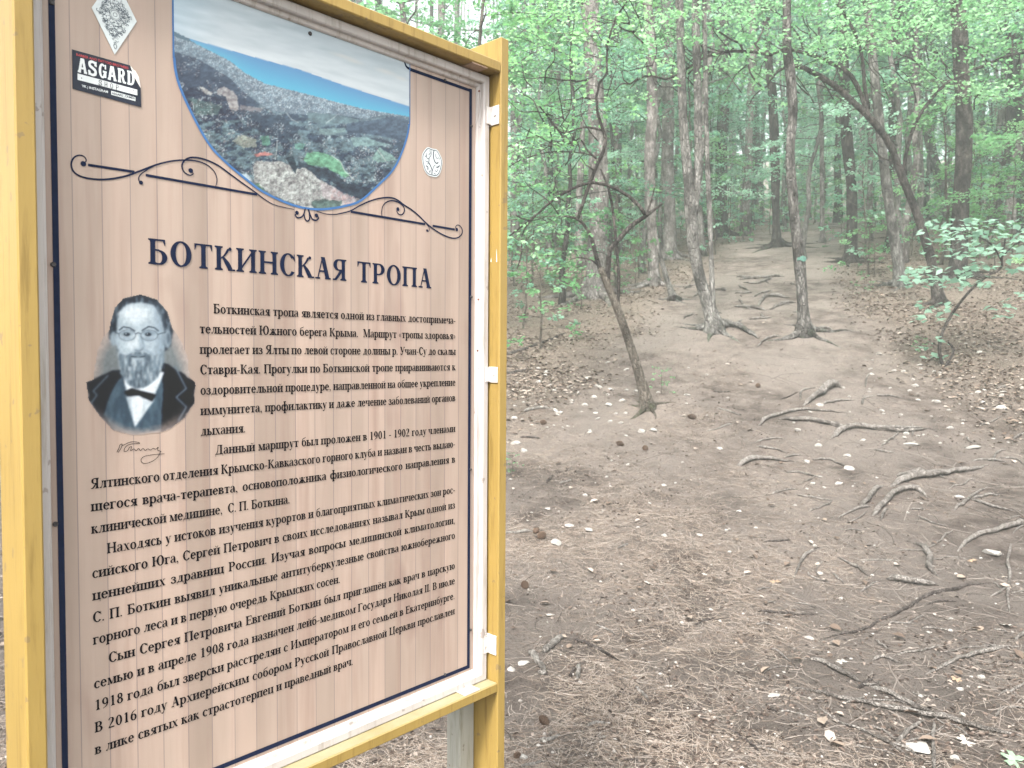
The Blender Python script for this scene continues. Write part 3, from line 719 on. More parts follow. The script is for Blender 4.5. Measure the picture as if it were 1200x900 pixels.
    if c == 'У': g.dg(300, 190, 120, C, S * 1.1).path((480, C, 36), (330, 200, 42), (250, 40, 70), (150, -5, 60), (100, 60, 40)).dot(115, 70, 46).hb(30, 220, C - T, T).hb(400, 560, C - T, T); return g.p, 560
    if c == 'Ц': g.fs(130, 0, C).fs(500, 0, C).hb(130, 580, 0, T).poly((545, 30), (585, 30), (580, -150), (562, -150)); return g.p, 640
    if c == 'Ю': g.fs(130, 0, C).hb(130, 320, C * .48, T).ring(560, C / 2, 250, C / 2 + 12, S=S * 1.12, n=28); return g.p, 840
    # digits, punctuation
    if c == '0': g.ring(225, C / 2, 195, C / 2 + 8); return g.p, 450
    if c == '1': g.st(240, 0, C).ser(240, 0).path((225, C - 10, 40), (170, C - 60, 40), (100, C - 80, 30)); return g.p, 450
    if c == '2': g.path((70, 500, 60), (110, 610, 46), (215, 640, 40), (310, 570, S), (290, 400, S), (180, 220, 56), (60, 40, 40)).hb(45, 395, 0, 80); return g.p, 450
    if c == '6': g.ring(230, 205, 190, 215).path((85, 220, 80), (100, 400, 80), (200, 560, 56), (370, 645, 30)); return g.p, 450
    if c == '9': g.ring(220, 445, 190, 215).path((365, 430, 80), (350, 250, 80), (250, 90, 56), (80, 5, 30)); return g.p, 450
    if c == '8': g.ring(225, 490, 160, 168, S=S * .9).ring(225, 175, 190, 185); return g.p, 450
    if c == '.': g.dot(90, 40, 50); return g.p, 190
    if c == ',': g.dot(90, 40, 50).path((120, 30, 46), (115, -50, 34), (70, -110, 18)); return g.p, 195
    if c == '-': g.hb(35, 250, 185, 60); return g.p, 285
    if c == '«': [g.path((x + 90, 370, 36), (x, 230, 44), (x + 90, 90, 36), n=5) for x in (50, 170)]; return g.p, 330
    if c == '»': [g.path((x, 370, 36), (x + 90, 230, 44), (x, 90, 36), n=5) for x in (50, 170)]; return g.p, 330
    if c == 'I': g.fs(130, 0, C); return g.p, 260
    return [], 210
_gc = {}
def text_uv(m, s, u0, v0, size, u1=None, hs=.86, S=84, T=30, mi=0, track=0, sf=.2):
    """size = metres per 1000 units; justified between u0 and u1 if u1 is given"""
    gs = []
    for c in s:
        k = (c, S, T)
        if k not in _gc: _gc[k] = glyph(c, S, T)
        gs.append(_gc[k])
    adv = [(a + track) * hs * size / 1000 for _, a in gs]; nsp = s.count(' '); extra = 0; kx = 1
    tot = sum(adv) - track * hs * size / 1000
    if u1 is not None:
        d = (u1 - u0) - tot
        e = d * sf; kx = 1 + (d - e) / tot; extra = e / max(nsp, 1)
    u = u0
    for (ps, _), a, c in zip(gs, adv, s):
        for i, p in enumerate(ps):
            poly_uv(m, [(u + x * hs * size / 1000 * kx, v0 + y * size / 1000) for x, y in p], mi, LIFT + (i % 30) * 1.5e-5)
        u += a * kx + (extra if c == ' ' else 0)
    return u
# title
m = MB(); ut = .0956
ut = text_uv(m, 'БОТКИНСКАЯ', .0925, .0775, .0655, .4855, .95, 120, 46, 0, 20, .04)
m.build('title_word', M_NAVY, PANEL); m = MB()
text_uv(m, 'ТРОПА', .5080, .0775, .0655, .7115, .95, 120, 46, 0, 20, .04); m.build('title_word', M_NAVY, PANEL)
ROWS = [(.1699 * 1.2, 1, 'Боткинская тропа является одной из главных достопримеча-'), (.14904 * 1.2, 1, 'тельностей Южного берега Крыма.  Маршрут «тропы здоровья»'),
 (.14904 * 1.2, 1, 'пролегает из Ялты по левой стороне долины р. Учан-Су до скалы'), (.14904 * 1.2, 1, 'Ставри-Кая. Прогулки по Боткинской тропе приравниваются к'),
 (.14904 * 1.2, 1, 'оздоровительной процедуре, направленной на общее укрепление'), (.14904 * 1.2, 1, 'иммунитета, профилактику и даже лечение заболеваний органов'),
 (.14904 * 1.2, 0, 'дыхания.'), (.2045, 1, 'Данный маршрут был проложен в 1901 - 1902 году членами'),
 (0, 1, 'Ялтинского отделения Крымско-Кавказского горного клуба и назван в честь выдаю-'), (0, 1, 'щегося врача-терапевта, основоположника физиологического направления в'),
 (0, .353, 'клинической медицине,  С. П. Боткина.'), (.0225, 1, 'Находясь у истоков изучения курортов и благоприятных климатических зон рос-'),
 (0, 1, 'сийского Юга, Сергей Петрович в своих исследованиях называл Крым одной из'), (0, 1, 'ценнейших здравниц России. Изучая вопросы медицинской климатологии,'),
 (0, 1, 'С. П. Боткин выявил уникальные антитуберкулезные свойства южнобережного'), (0, .4665, 'горного леса и в первую очередь Крымских сосен.'),
 (.0225, 1, 'Сын Сергея Петровича Евгений Боткин был приглашён как врач в царскую'), (0, 1, 'семью и в апреле 1908 года назначен лейб-медиком Государя Николая II. В июле'),
 (0, 1, '1918 года был зверски расстрелян с Императором и его семьей в Екатеринбурге.'), (0, 1, 'В 2016 году Архиерейским собором Русской Православной Церкви прославлен'),
 (0, .4975, 'в лике святых как страстотерпец и праведный врач.')]
UC = .65329 * 1.2
for k, (u0, full, s) in enumerate(ROWS):
    m = MB(); u1 = UC if full == 1 else (full if full else None)
    text_uv(m, s, u0, -k * .036045, .0262, u1, .92, 120, 56)
    m.build('text_line', M_INK, PANEL)
# signature
m = MB(); sx = lambda p: [uvp(*q) for q in crop(p, 80, 330, 3.911)]
for k, p in enumerate(([(222, 782), (232, 762), (236, 748), (246, 745), (240, 765), (228, 783)], [(246, 752), (285, 735), (318, 736), (325, 742), (285, 745), (262, 757), (255, 778), (270, 775), (280, 760), (290, 756), (285, 775), (300, 766), (310, 775), (322, 764), (330, 775), (342, 764), (352, 774), (364, 766), (375, 772), (388, 764), (400, 768), (412, 758), (408, 772), (426, 778)],
                       [(440, 789), (400, 792), (350, 800), (333, 815), (338, 830), (360, 832), (390, 820), (412, 800), (422, 778)])):
    ribbon_uv(m, sx(p), [.0009] * len(p), len(p) * 4, lift=LIFT + k * 3e-5)
m.build('signature', M_INK, PANEL)

# ------------------------------------------------------------------ painted pictures (flat print, one colour per point)
def m_print(name, rough=.4):
    t = NT(name); c = t.n('Attribute', _attribute_name='Col').outputs['Color']
    return t.pbr(c, rough, .35)
def inpoly(x, y, P):
    r = np.zeros(x.shape, bool); n = len(P); j = n - 1
    for i in range(n):
        xi, yi = P[i]; xj, yj = P[j]
        c = ((yi > y) != (yj > y)) & (x < (xj - xi) * (y - yi) / (yj - yi + 1e-12) + xi); r ^= c; j = i
    return r
def seg_d(x, y, P):
    d = np.full(x.shape, 1e9)
    for (ax, ay), (bx, by) in zip(P[:-1], P[1:]):
        vx, vy = bx - ax, by - ay; t = np.clip(((x - ax) * vx + (y - ay) * vy) / (vx * vx + vy * vy + 1e-9), 0, 1)
        d = np.minimum(d, np.hypot(x - ax - t * vx, y - ay - t * vy))
    return d
class Paint:
    def __init__(s, x, y, base): s.x = x; s.y = y; s.c = np.ones((*x.shape, 3)) * np.array(base, float)
    def put(s, m, col, a=1.0):
        m = np.clip(np.asarray(m, float) * a, 0, 1)[..., None]; s.c = s.c * (1 - m) + np.asarray(col, float) * m
    def poly(s, P, col, a=1.0, warp=0, sc=.4, seed=1):
        x, y = s.x, s.y
        if warp: x = x + warp * (fbm(x * sc, y * sc, seed, 3) - .5) * 2; y = y + warp * (fbm(x * sc, y * sc, seed + 40, 3) - .5) * 2
        s.put(inpoly(x, y, P), col, a)
    def line(s, P, col, w_=1.0, a=1.0): s.put(np.clip((w_ / 2 + .35 - seg_d(s.x, s.y, P)) / .7, 0, 1), col, a)
    def ell(s, cx, cy, rx, ry, col, a=1.0, soft=.1):
        d = np.hypot((s.x - cx) / rx, (s.y - cy) / ry); s.put(np.clip((1 - d) / soft + .5, 0, 1), col, a)
def lin(c):
    c = np.clip(c, 0, 255) / 255; return np.where(c > .04045, ((c + .055) / 1.055) ** 2.4, c / 12.92)
def picture(name, u0, u1, v0, v1, step, paint, keep, mat, lift, gain=1.0, parent=None):
    nu = int((u1 - u0) / step) + 1; nv = int((v1 - v0) / step) + 1
    U, V_ = np.meshgrid(np.linspace(u0, u1, nu), np.linspace(v0, v1, nv))
    # where these board points fall in the reference frame, used only to copy the picture's layout
    P = BO[None, None] + BD * U[..., None] + np.array([0, 0, 1.]) * V_[..., None] - EYE
    yc = P[..., 1] * math.cos(PITCH) - P[..., 2] * math.sin(PITCH); zc = P[..., 1] * math.sin(PITCH) + P[..., 2] * math.cos(PITCH)
    Xp = P[..., 0] * F_PX / yc; Yp = -zc * F_PX / yc; c, s = math.cos(ROLL), math.sin(ROLL)
    px = 600 + Xp * c - Yp * s; py = 450 + Xp * s + Yp * c
    pt = None
    for du in (-.25, .25):
        for dv in (-.25, .25):
            ax = px + du * (np.gradient(px, axis=1)) + dv * np.gradient(px, axis=0); ay = py + du * np.gradient(py, axis=1) + dv * np.gradient(py, axis=0)
            q_ = paint(ax, ay, U, V_)
            if pt is None: pt = q_
            else: pt.c = pt.c + q_.c
    pt.c = pt.c / 4; K = keep(px, py, U, V_)
    F = []
    idx = np.arange(nu * nv).reshape(nv, nu)
    Q = np.stack([idx[:-1, :-1], idx[:-1, 1:], idx[1:, 1:], idx[1:, :-1]], -1); ok = K[:-1, :-1] & K[:-1, 1:] & K[1:, 1:] & K[1:, :-1]
    Q = Q[ok]; used, inv = np.unique(Q, return_inverse=True); Q = inv.reshape(-1, 4)
    W3 = np.stack([U.ravel(), np.full(U.size, -lift), V_.ravel() + ZO], 1)[used]
    col = np.concatenate([lin(pt.c.reshape(-1, 3)[used]) * gain, np.ones((len(used), 1))], 1)
    return link(name, np_mesh(name, W3, Q, [mat], None, False, {'Col': ('POINT', 'FLOAT_COLOR', col)}), parent or PANEL)
ARC = [(.1391, .585), (.1391, .439), (.1443, .3976), (.1609, .3573), (.1951, .3011), (.2258, .2725), (.2763, .2414), (.3078, .2267), (.3572, .2142), (.3972, .2115), (.4363, .2163), (.4800, .2285), (.519, .2455), (.5652, .2862), (.6000, .3210), (.6225, .3577), (.6404, .4033), (.6475, .4400), (.6475, .585)]
_arc = smooth_path(np.column_stack([np.array(ARC[1:-1]), np.zeros(len(ARC) - 2)]), 70)[:, :2]
ARCP = [ARC[0]] + [tuple(p) for p in _arc] + [ARC[-1]]
def paint_view(x, y, U, V_):
    g = lambda P, x0=320, y0=120, s=6.43: crop(P, x0, y0, s)
    hz = np.interp(x, [190, 224.7, 296.7, 350, 404.7, 479.3, 500], [34, 46, 66.7, 81.3, 100.7, 124.7, 131])
    co = np.interp(x, [190, 232.7, 270, 286, 310, 360.7, 399, 423, 479, 500], [38, 53, 72, 85, 98, 110.7, 121, 127, 136.7, 140])
    t = np.clip((hz - y) / 75, 0, 1)[..., None]
    sky = np.array([222, 229, 233]) * (1 - t) + np.array([182, 198, 208]) * t
    lf = np.clip((260 - x) / 80, 0, 1)[..., None]; sky = sky * (1 - .5 * lf) + np.array([160, 196, 218]) * .5 * lf
    st = fbm((x + y * 2.6) * .018, (y - x * .30) * .16, 12, 4); sky = sky + ((st - .5) * 34)[..., None] * np.array([1, .9, .8])
    P = Paint(x, y, (60, 72, 86)); P.c[:] = sky
    for cx, cy, rx, ry in ((402, 66, 20, 3.2), (452, 84, 16, 4), (415, 72, 14, 3), (470, 92, 10, 3)):
        yy = cy + (x - cx) * .28; d = np.hypot((x - cx) / rx, (y - yy) / ry); P.put(np.clip(1 - d, 0, 1) * 1.3, (222, 222, 218), .6)
    d = np.clip((y - hz) / np.maximum(co - hz, 4), 0, 1)[..., None]
    sea = np.array([108, 158, 204]) * (1 - d) + np.array([100, 182, 212]) * d
    k = np.clip((300 - x) / 90, 0, 1)[..., None]; sea = sea * (1 - .35 * k) + np.array([150, 195, 220]) * .35 * k
    P.put(y > hz, (0, 0, 0)); m_ = (y > hz)[..., None]; P.c = np.where(m_, sea, P.c)
    land = y > co + 1.2 * (vnoise(x * .9, y * .9, 4) - .5)
    n = fbm(x * .11, y * .2, 31, 4); n2 = fbm(x * .5, y * .7, 32, 3); n3 = vnoise(x * 1.1, y * 1.3, 33)
    base = np.where((n < .47)[..., None], np.array([52, 64, 80]), np.array([88, 106, 114])) * (.78 + .5 * n2)[..., None]
    P.c = np.where(land[..., None], base, P.c)
    P.poly([(203, 36), (222, 46), (236, 56), (250, 66), (236, 66), (203, 58)], (105, 128, 142), 1, 1)
    P.poly([(203, 60), (222, 63), (244, 68), (262, 84), (285, 104), (300, 122), (285, 140), (240, 142), (214, 122), (203, 90)], (50, 58, 76), 1, 3, .15)
    # town along the coast
    band = np.interp(x, [190, 230, 270, 320, 360, 400, 430, 450, 500], [18, 16, 20, 30, 24, 14, 11, 3, 1])
    tb = np.clip((y - co) / band, 0, 1); town = land & (y - co < band)
    P.put(town, (128, 142, 152), .8); P.put(town & (n3 > .50 + .30 * tb), (216, 220, 222), .85); P.put(town & (vnoise(x * 1.1, y * .7, 9) > .66), (92, 104, 118), .8)
    for q, cc, a in (([(232.7, 101), (237, 102), (250, 109.5), (247, 112), (241, 110)], (168, 166, 162), 1), ([(253.7, 105.6), (262, 101.7), (273, 107), (277.8, 113.3), (280, 130.4), (273, 132.8), (267, 121), (265, 113.3), (254.4, 110)], (156, 148, 146), 1), ([(281, 123), (309, 127.3), (303, 134), (282.4, 134)], (128, 120, 122), .9)): P.poly(q, cc, a, .8)
    P.poly([(270, 128), (320, 132), (350, 150), (345, 165), (310, 158), (290, 146)], (46, 56, 72), .85, 3, .2)
    P.poly([(221, 114), (260, 124), (255, 134), (230, 136)], (92, 116, 112), .7, 2)
    sc = (fbm(x * .13, y * .13, 61, 3) > .50) & (y - co > band) & (y < 215)
    P.put(sc & (vnoise(x * .75, y * .9, 62) > .72), (176, 186, 188), .75); P.put(sc & (vnoise(x * 1.2, y * 1.3, 63) > .8), (150, 128, 128), .7)
    for q, cc in (([(260, 75), (450, 90), (650, 130), (640, 155), (400, 165), (260, 130)], (98, 118, 122)), ([(340, 200), (540, 190), (550, 220), (430, 250), (350, 240)], (112, 134, 134)), ([(550, 160), (900, 110), (1020, 130), (1010, 290), (720, 240), (560, 230)], (58, 70, 88)),
                  ([(580, 262), (700, 264), (800, 300), (890, 322), (790, 332), (610, 330)], (124, 152, 150)), ([(740, 420), (800, 340), (900, 400), (930, 435), (790, 455)], (122, 152, 144)), ([(160, 310), (250, 310), (220, 355), (165, 350)], (100, 140, 130)),
                  ([(230, 430), (260, 380), (340, 370), (430, 400), (500, 440), (530, 500), (580, 550), (540, 570), (450, 520), (400, 490), (330, 480), (260, 470)], (108, 158, 128)),
                  ([(90, 420), (150, 400), (180, 500), (170, 545), (130, 480)], (44, 56, 66)), ([(180, 440), (330, 490), (420, 500), (560, 610), (740, 680), (680, 720), (560, 690), (430, 590), (340, 560), (200, 480)], (50, 60, 72)), ([(600, 600), (760, 680), (700, 725), (560, 660)], (46, 56, 70))):
        P.poly(g(q), cc, .95, 1.0, .3)
    P.poly([(700, 262), (780, 268), (880, 300), (880, 322), (800, 300)] and g([(720, 266), (800, 272), (900, 300), (890, 318), (800, 298)]), (56, 66, 80), .9, .6)
    P.poly([(272, 165), (284, 158), (300, 164), (300, 172), (285, 174)], (170, 170, 150), .6, 1.5); P.poly([(305, 160), (315, 159), (317, 170), (308, 171)], (92, 140, 120), .8, 1)
    rk = [(0, 450), (60, 443), (130, 480), (165, 545), (180, 500), (230, 492), (290, 525), (350, 585), (460, 640), (520, 690), (560, 770), (400, 805), (240, 800), (0, 700), (-140, 600), (-150, 470), (-120, 440)]
    P.poly(g(rk), (166, 168, 166), 1, 1.3, .35)
    rm = inpoly(x, y, g(rk)); P.put(rm & (fbm(x * .55, y * .35, 77, 4) < .44), (120, 122, 122), .8); P.put(rm & (vnoise(x * 1.3, y * 1.1, 78) > .74), (196, 197, 192), .7)
    P.poly(g([(350, 600), (460, 640), (560, 700), (640, 735), (600, 770), (430, 760), (370, 700)]), (168, 160, 162), .8, 1.5); P.put(inpoly(x, y, g([(430, 640), (560, 690), (660, 735), (560, 775), (430, 740)])) & (vnoise(x * .9, y * .9, 80) > .55), (176, 150, 150), .8)
    P.poly(g([(280, 750), (400, 730), (520, 745), (500, 800), (300, 802)]), (74, 96, 92), .85, 2); P.poly(g([(-180, 650), (-110, 600), (-60, 680), (-40, 740), (-130, 700)]), (84, 112, 88), .8, 2)
    P.poly([(297, 181), (309, 178), (321, 181), (300, 184)], (172, 118, 114), 1, .8); P.poly([(278, 204), (290, 204), (296, 212), (290, 213)], (160, 172, 180), 1, .8)
    for q in ([(100, 80), (140, 130), (190, 150)], [(400, 155), (470, 105)], [(30, 290), (25, 370), (15, 430)], [(440, 400), (510, 450), (540, 520), (610, 580)], [(780, 350), (820, 400), (850, 445)]): P.line(g(q), (196, 200, 196), .9, .8)
    lm = (y > co)[..., None]; g1_ = (fbm(x * .9, y * 1.1, 201, 4) - .5)[..., None]; g2_ = (fbm(x * .22, y * .35, 202, 4) - .5)[..., None]
    P.c = np.where(lm, P.c * (1 + .5 * g1_ + .5 * g2_) + np.array([8, 12, 10]) * g2_ * 3, P.c)
    hz_ = (np.clip(1 - (y - co) / 70, 0, 1) * .42)[..., None] * lm; P.c = P.c * (1 - hz_) + np.array([138, 160, 176]) * hz_
    return P
def blur(c, r):
    k = np.exp(-.5 * (np.arange(-int(3 * r) - 1, int(3 * r) + 2) / r) ** 2); k /= k.sum(); h_ = len(k) // 2
    for ax in (0, 1):
        pad = [(0, 0)] * 3; pad[ax] = (h_, h_); q_ = np.pad(c, pad, mode='edge'); c = sum(k[i] * np.take(q_, np.arange(i, i + c.shape[ax]), ax) for i in range(len(k)))
    return c
def keep_view(x, y, U, V_): return inpoly(U, V_, ARCP) & (V_ < .5595)
VIEW = picture('landscape_picture', .139, .6478, .2115, .562, .00175, paint_view, keep_view, m_print('photo_print', .35), LIFT * .6, .68)
m = MB(); AR = [tuple(p) for p in _arc]
ribbon_uv(m, [(.1391, .5590)] + AR + [(.6475, .5590)], [.0030] * 2 + [.0045] * (len(AR) - 2) + [.0022] * 2, 160, lift=LIFT + 1e-4)
m.build('picture_rim', m_simple('blue_print', srgb(58, 98, 146)[:3], .5, .1, 60, 0), PANEL)

def paint_face(x, y, U, V_):
    X = (x - 80) * 3.911; Y = (y - 330) * 3.913; P = Paint(X, Y, (196, 172, 160))
    n = fbm(X * .02, Y * .02, 5, 4); st = fbm(X * .06, Y * .018, 6, 4); fine = fbm(X * .16, Y * .05, 7, 3)
    d = np.hypot((X - 335) / (225 + 40 * (n - .5)), (Y - 430) / (285 + 60 * (n - .5))); P.put(np.clip((1 - d) * 4, 0, 1) * np.clip((Y - 120) / 160, 0, 1), (118, 132, 138), .85)
    def po(q, c, a=1, wp=0): P.poly(q, c, a, wp, .05)
    po([(82, 462), (135, 440), (200, 408), (250, 400), (268, 500), (305, 668), (300, 700), (200, 680), (140, 610), (95, 545)], (34, 42, 58), 1, 6)
    po([(430, 365), (500, 405), (582, 462), (575, 560), (530, 625), (470, 672), (420, 690), (428, 560)], (32, 38, 54), 1, 6)
    po([(160, 610), (200, 500), (245, 430), (272, 540), (305, 668), (370, 550), (425, 430), (436, 470), (424, 684), (300, 702), (205, 676)], (84, 112, 132), 1, 4); P.put(inpoly(X, Y, [(160, 610), (245, 430), (305, 668), (425, 430), (424, 684), (205, 676)]) & (st > .54), (64, 88, 110), .7)
    po([(245, 415), (265, 500), (262, 520), (305, 668), (392, 545), (402, 505), (440, 415)], (214, 224, 232)); po([(262, 520), (285, 530), (302, 660)], (170, 188, 202), .8); po([(345, 545), (385, 548), (330, 640)], (180, 196, 208), .6)
    po([(256, 506), (290, 488), (322, 498), (402, 518), (384, 550), (322, 522), (268, 526)], (24, 28, 40))
    for q in ([(182, 430), (114, 502), (131, 520), (104, 558)], [(488, 388), (540, 490), (494, 530), (541, 575), (505, 636)]): P.line(q, (116, 136, 152), 7)
    po([(186, 262), (192, 190), (212, 120), (250, 78), (330, 58), (405, 82), (455, 140), (478, 220), (468, 300), (430, 330), (430, 200), (380, 110), (280, 100), (230, 140), (218, 240), (205, 285)], (48, 60, 76), 1, 5)
    P.put(inpoly(X, Y, [(186, 262), (212, 120), (330, 58), (455, 140), (478, 220), (468, 300), (430, 330), (430, 200), (380, 110), (280, 100), (230, 140)]) & (fine > .55), (118, 138, 154), .8)
    P.ell(206, 262, 15, 34, (150, 170, 184), 1, .3); P.ell(455, 262, 16, 42, (142, 162, 178), 1, .3); P.ell(458, 262, 7, 26, (86, 104, 122), .8, .5)
    po([(222, 200), (232, 140), (262, 106), (330, 94), (392, 108), (425, 160), (438, 220), (440, 300), (425, 370), (380, 410), (260, 405), (232, 350), (218, 280)], (178, 196, 208), 1, 2)
    P.put(np.clip((X - 385) / 60, 0, 1) * inpoly(X, Y, [(370, 100), (425, 160), (440, 300), (425, 370), (370, 400)]), (128, 152, 172), .8); P.put(np.clip((250 - X) / 40, 0, 1) * inpoly(X, Y, [(222, 150), (260, 120), (260, 380), (218, 300)]), (146, 168, 184), .7)
    P.ell(310, 150, 62, 36, (218, 229, 236), .9, .9); P.put(inpoly(X, Y, [(240, 165), (400, 165), (400, 172), (240, 172)]), (170, 188, 200), .5)
    po([(318, 240), (330, 245), (345, 295), (338, 312), (312, 316), (300, 308)], (168, 188, 202), .9); P.line([(332, 250), (348, 296), (340, 310)], (98, 122, 142), 5); P.ell(312, 262, 7, 30, (222, 232, 238), .8, .8); P.line([(302, 312), (320, 318), (338, 312)], (84, 104, 124), 4)
    P.line([(350, 310), (380, 330), (392, 355)], (120, 144, 162), 6, .7)
    bd = [(222, 300), (236, 330), (268, 338), (300, 322), (345, 322), (385, 340), (425, 330), (440, 300), (434, 380), (415, 430), (385, 465), (345, 488), (305, 490), (270, 468), (240, 420), (228, 360)]
    po(bd, (128, 150, 166), 1, 5); bm_ = inpoly(X + 6 * (fine - .5), Y, bd); P.put(bm_ * np.clip((fbm(X * .14, Y * .035, 9, 4) - .46) * 7, 0, 1), (74, 92, 110), .75); P.put(bm_ * np.clip((fbm(X * .15, Y * .03, 19, 4) - .52) * 8, 0, 1), (196, 210, 218), .8); P.put(bm_ * np.clip((Y - 400) / 120, 0, 1), (78, 96, 114), .45)
    P.c = blur(P.c, .9)
    P.put(np.clip((X - 300) / 160, 0, 1) * inpoly(X, Y, [(222, 90), (442, 90), (442, 400), (222, 400)]) * np.clip(fbm(X * .02, Y * .02, 88, 3) * 1.4, 0, 1), (120, 144, 164), .4); P.ell(292, 290, 26, 20, (214, 226, 233), .6, .9); P.ell(372, 290, 24, 22, (176, 194, 208), .6, .9); P.ell(268, 262, 26, 9, (150, 172, 188), .7, .8); P.ell(368, 264, 26, 9, (138, 160, 178), .7, .8)
    P.line([(234, 222), (252, 208), (280, 212), (304, 226)], (78, 94, 110), 6); P.line([(338, 224), (368, 206), (395, 212), (412, 226)], (76, 92, 108), 6)
    P.ell(268, 236, 30, 14, (140, 160, 176), .8, .5); P.ell(370, 236, 32, 14, (128, 150, 168), .8, .5)
    P.ell(268, 242, 14, 8, (46, 60, 78), .95, .4); P.ell(366, 242, 14, 8, (44, 56, 74), .95, .4); P.ell(264, 240, 3, 3, (225, 232, 236)); P.ell(362, 240, 3, 3, (225, 232, 236))
    for cx in (270, 371):
        r = np.hypot((X - cx) / 38, (Y - 246) / 25); P.put(np.clip(1 - np.abs(r - 1) / .09, 0, 1), (96, 112, 128), .9)
    P.line([(308, 240), (320, 234), (333, 240)], (80, 96, 112), 4); P.line([(215, 232), (232, 240)], (80, 96, 112), 3.5); P.line([(409, 242), (446, 232)], (80, 96, 112), 3.5)
    P.ell(320, 342, 34, 10, (120, 140, 156), 1, .4); P.line([(288, 343), (320, 348), (352, 342)], (58, 72, 90), 4); P.ell(320, 354, 22, 7, (156, 176, 190), .9, .5)
    P.c = blur(P.c, .6); gm = P.c.mean(-1, keepdims=True); P.c = P.c * .62 + gm * .38; P.c = np.clip((P.c - 128) * 1.3 + 118, 12, 250); P.c = P.c * (1 + .22 * (fbm(X * .09, Y * .07, 3, 4) - .5))[..., None]; e_ = 16 * (fbm(X * .05, Y * .05, 71, 3) - .5)
    ed = np.clip((Y - 560) / 130, 0, 1) * np.clip((np.hypot((X - 335 + e_) / 240, (Y - 430 + e_) / 262) - .90) * 9, 0, 1); P.put(ed, (196, 176, 166), .7); return P
def keep_face(x, y, U, V_):
    X = (x - 80) * 3.911; Y = (y - 330) * 3.913; e = 16 * (fbm(X * .05, Y * .05, 71, 3) - .5)
    hair = inpoly(X + e * .3, Y + e * .3, [(184, 270), (190, 190), (210, 118), (250, 76), (330, 56), (407, 80), (457, 138), (480, 220), (472, 300), (560, 440), (584, 462), (578, 560), (534, 628), (470, 676), (420, 694), (300, 708), (205, 686), (140, 618), (92, 548), (78, 460), (135, 436), (190, 408), (215, 350)])
    sm = np.hypot((X - 335 + e) / 222, (Y - 430 + e) / 282) < 1
    return hair | (sm & (Y > 150) & (Y < 690))
picture('portrait_picture', -.012, .178, -.215, .036, .0013, paint_face, keep_face, m_print('portrait_print', .4), LIFT * .6, .60)

# ---- stickers
def sans(name, body, size, mat, u, v, lift, hs=1.0, bold=0.0, shear=0.0, align='LEFT'):
    cu = bpy.data.curves.new(name, 'FONT'); cu.body = body; cu.size = size; cu.offset = bold; cu.align_x = align
    ob = bpy.data.objects.new(name, cu); COL.objects.link(ob); dg = bpy.context.evaluated_depsgraph_get(); dg.update()
    me = bpy.data.meshes.new_from_object(ob.evaluated_get(dg)); co = [tuple(v_.co) for v_ in me.vertices]; fa = [list(p.vertices) for p in me.polygons]
    bpy.data.objects.remove(ob); bpy.data.curves.remove(cu); bpy.data.meshes.remove(me)
    return [(u + x * hs, v + y + x * hs * shear) for x, y, z in co], fa
def slab(m, c, x, y, hgt, wid, st, mi, sh, lift):
    """heavy slab letter"""
    g = G(st, st * .62); g_ = lambda: None; H_ = 1000; s = st; t = st * .62
    if c == 'A': g.dg(130, 0, 350, H_, s).dg(650, 0, 430, H_, s).hb(200, 580, 260, t).hb(0, 270, 0, t).hb(510, 780, 0, t).hb(250, 480, H_ - t, t)
    if c == 'S': g.path((660, 700, s), (620, 880, s * .9), (390, 950, s * .8), (160, 860, s), (180, 640, s), (400, 520, s), (620, 380, s), (620, 140, s), (390, 50, s * .8), (150, 120, s * .9), (110, 300, s), n=34).st(690, 650, H_, s * .5).st(90, 0, 340, s * .5)
    if c == 'G': g.ring(390, 500, 320, 510, 50, 330, s, t).st(620, 60, 460, s).hb(430, 760, 400, t).st(650, 650, 960, s * .6)
    if c == 'R': g.st(190, 0, H_, s).hb(40, 430, H_ - t, t).hb(190, 430, 440, t).ring(420, 720, 250, 280, -90, 90, s, t).dg(600, 0, 440, 470, s).hb(40, 340, 0, t).hb(500, 780, 0, t)
    if c == 'D': g.st(190, 0, H_, s).hb(40, 400, H_ - t, t).hb(40, 400, 0, t).ring(380, 500, 330, 500, -90, 90, s, t)
    if c == 'H': g.st(180, 0, H_, s).st(600, 0, H_, s).hb(180, 600, 430, t)
    if c == 'O': g.ring(390, 500, 300, 510, 0, 360, s, t)
    if c == 'P': g.st(190, 0, H_, s).hb(190, 430, H_ - t, t).hb(190, 430, 430, t).ring(420, 715, 250, 285, -90, 90, s, t)
    for i, p in enumerate(g.p):
        m.add([L(x + a * wid / 780, y + b * hgt / 1000 + (a * wid / 780) * sh, lift + (i % 40) * 1e-5) for a, b in p], [list(range(len(p)))], mi)
STK = [(84, 58), (152, 76.5), (161, 84), (165, 107), (165, 126), (84, 104.5)]
m = MB(); mats = [m_simple('sticker_vinyl', (.012, .015, .028), .4, .3, 60, 0), M_WINK, M_RED, m_simple('torn_paper', (.72, .66, .62), .8, .12, 90, .3)]
SP = [uvp(*p) for p in STK]; bx = -.0162
poly_uv(m, [(bx, .3965), (.0690, .3955), (.0745, .3800), (.0850, .3630), (.0856, .3325), (bx, .3365)], 0, .0012)
poly_uv(m, [(.0690, .3955), (.0745, .3800), (.0850, .3630), (.0825, .3800), (.0770, .3890), (.0740, .3900)], 3, .0013)
xx = -.0085
for c in 'ASGARD':
    slab(m, c, xx, .3640, .0225, .0132, 215, 1, 0, .0014); xx += .01440
poly_uv(m, [(-.0090, .3618), (.0795, .3592), (.0795, .3500), (-.0090, .3520)], 1, .0014)
xx = .0205
for c in 'SHOP': slab(m, c, xx, .3514 - (xx - .0205) * .03, .0084, .0056, 120, 0, 0, .0020); xx += .0084
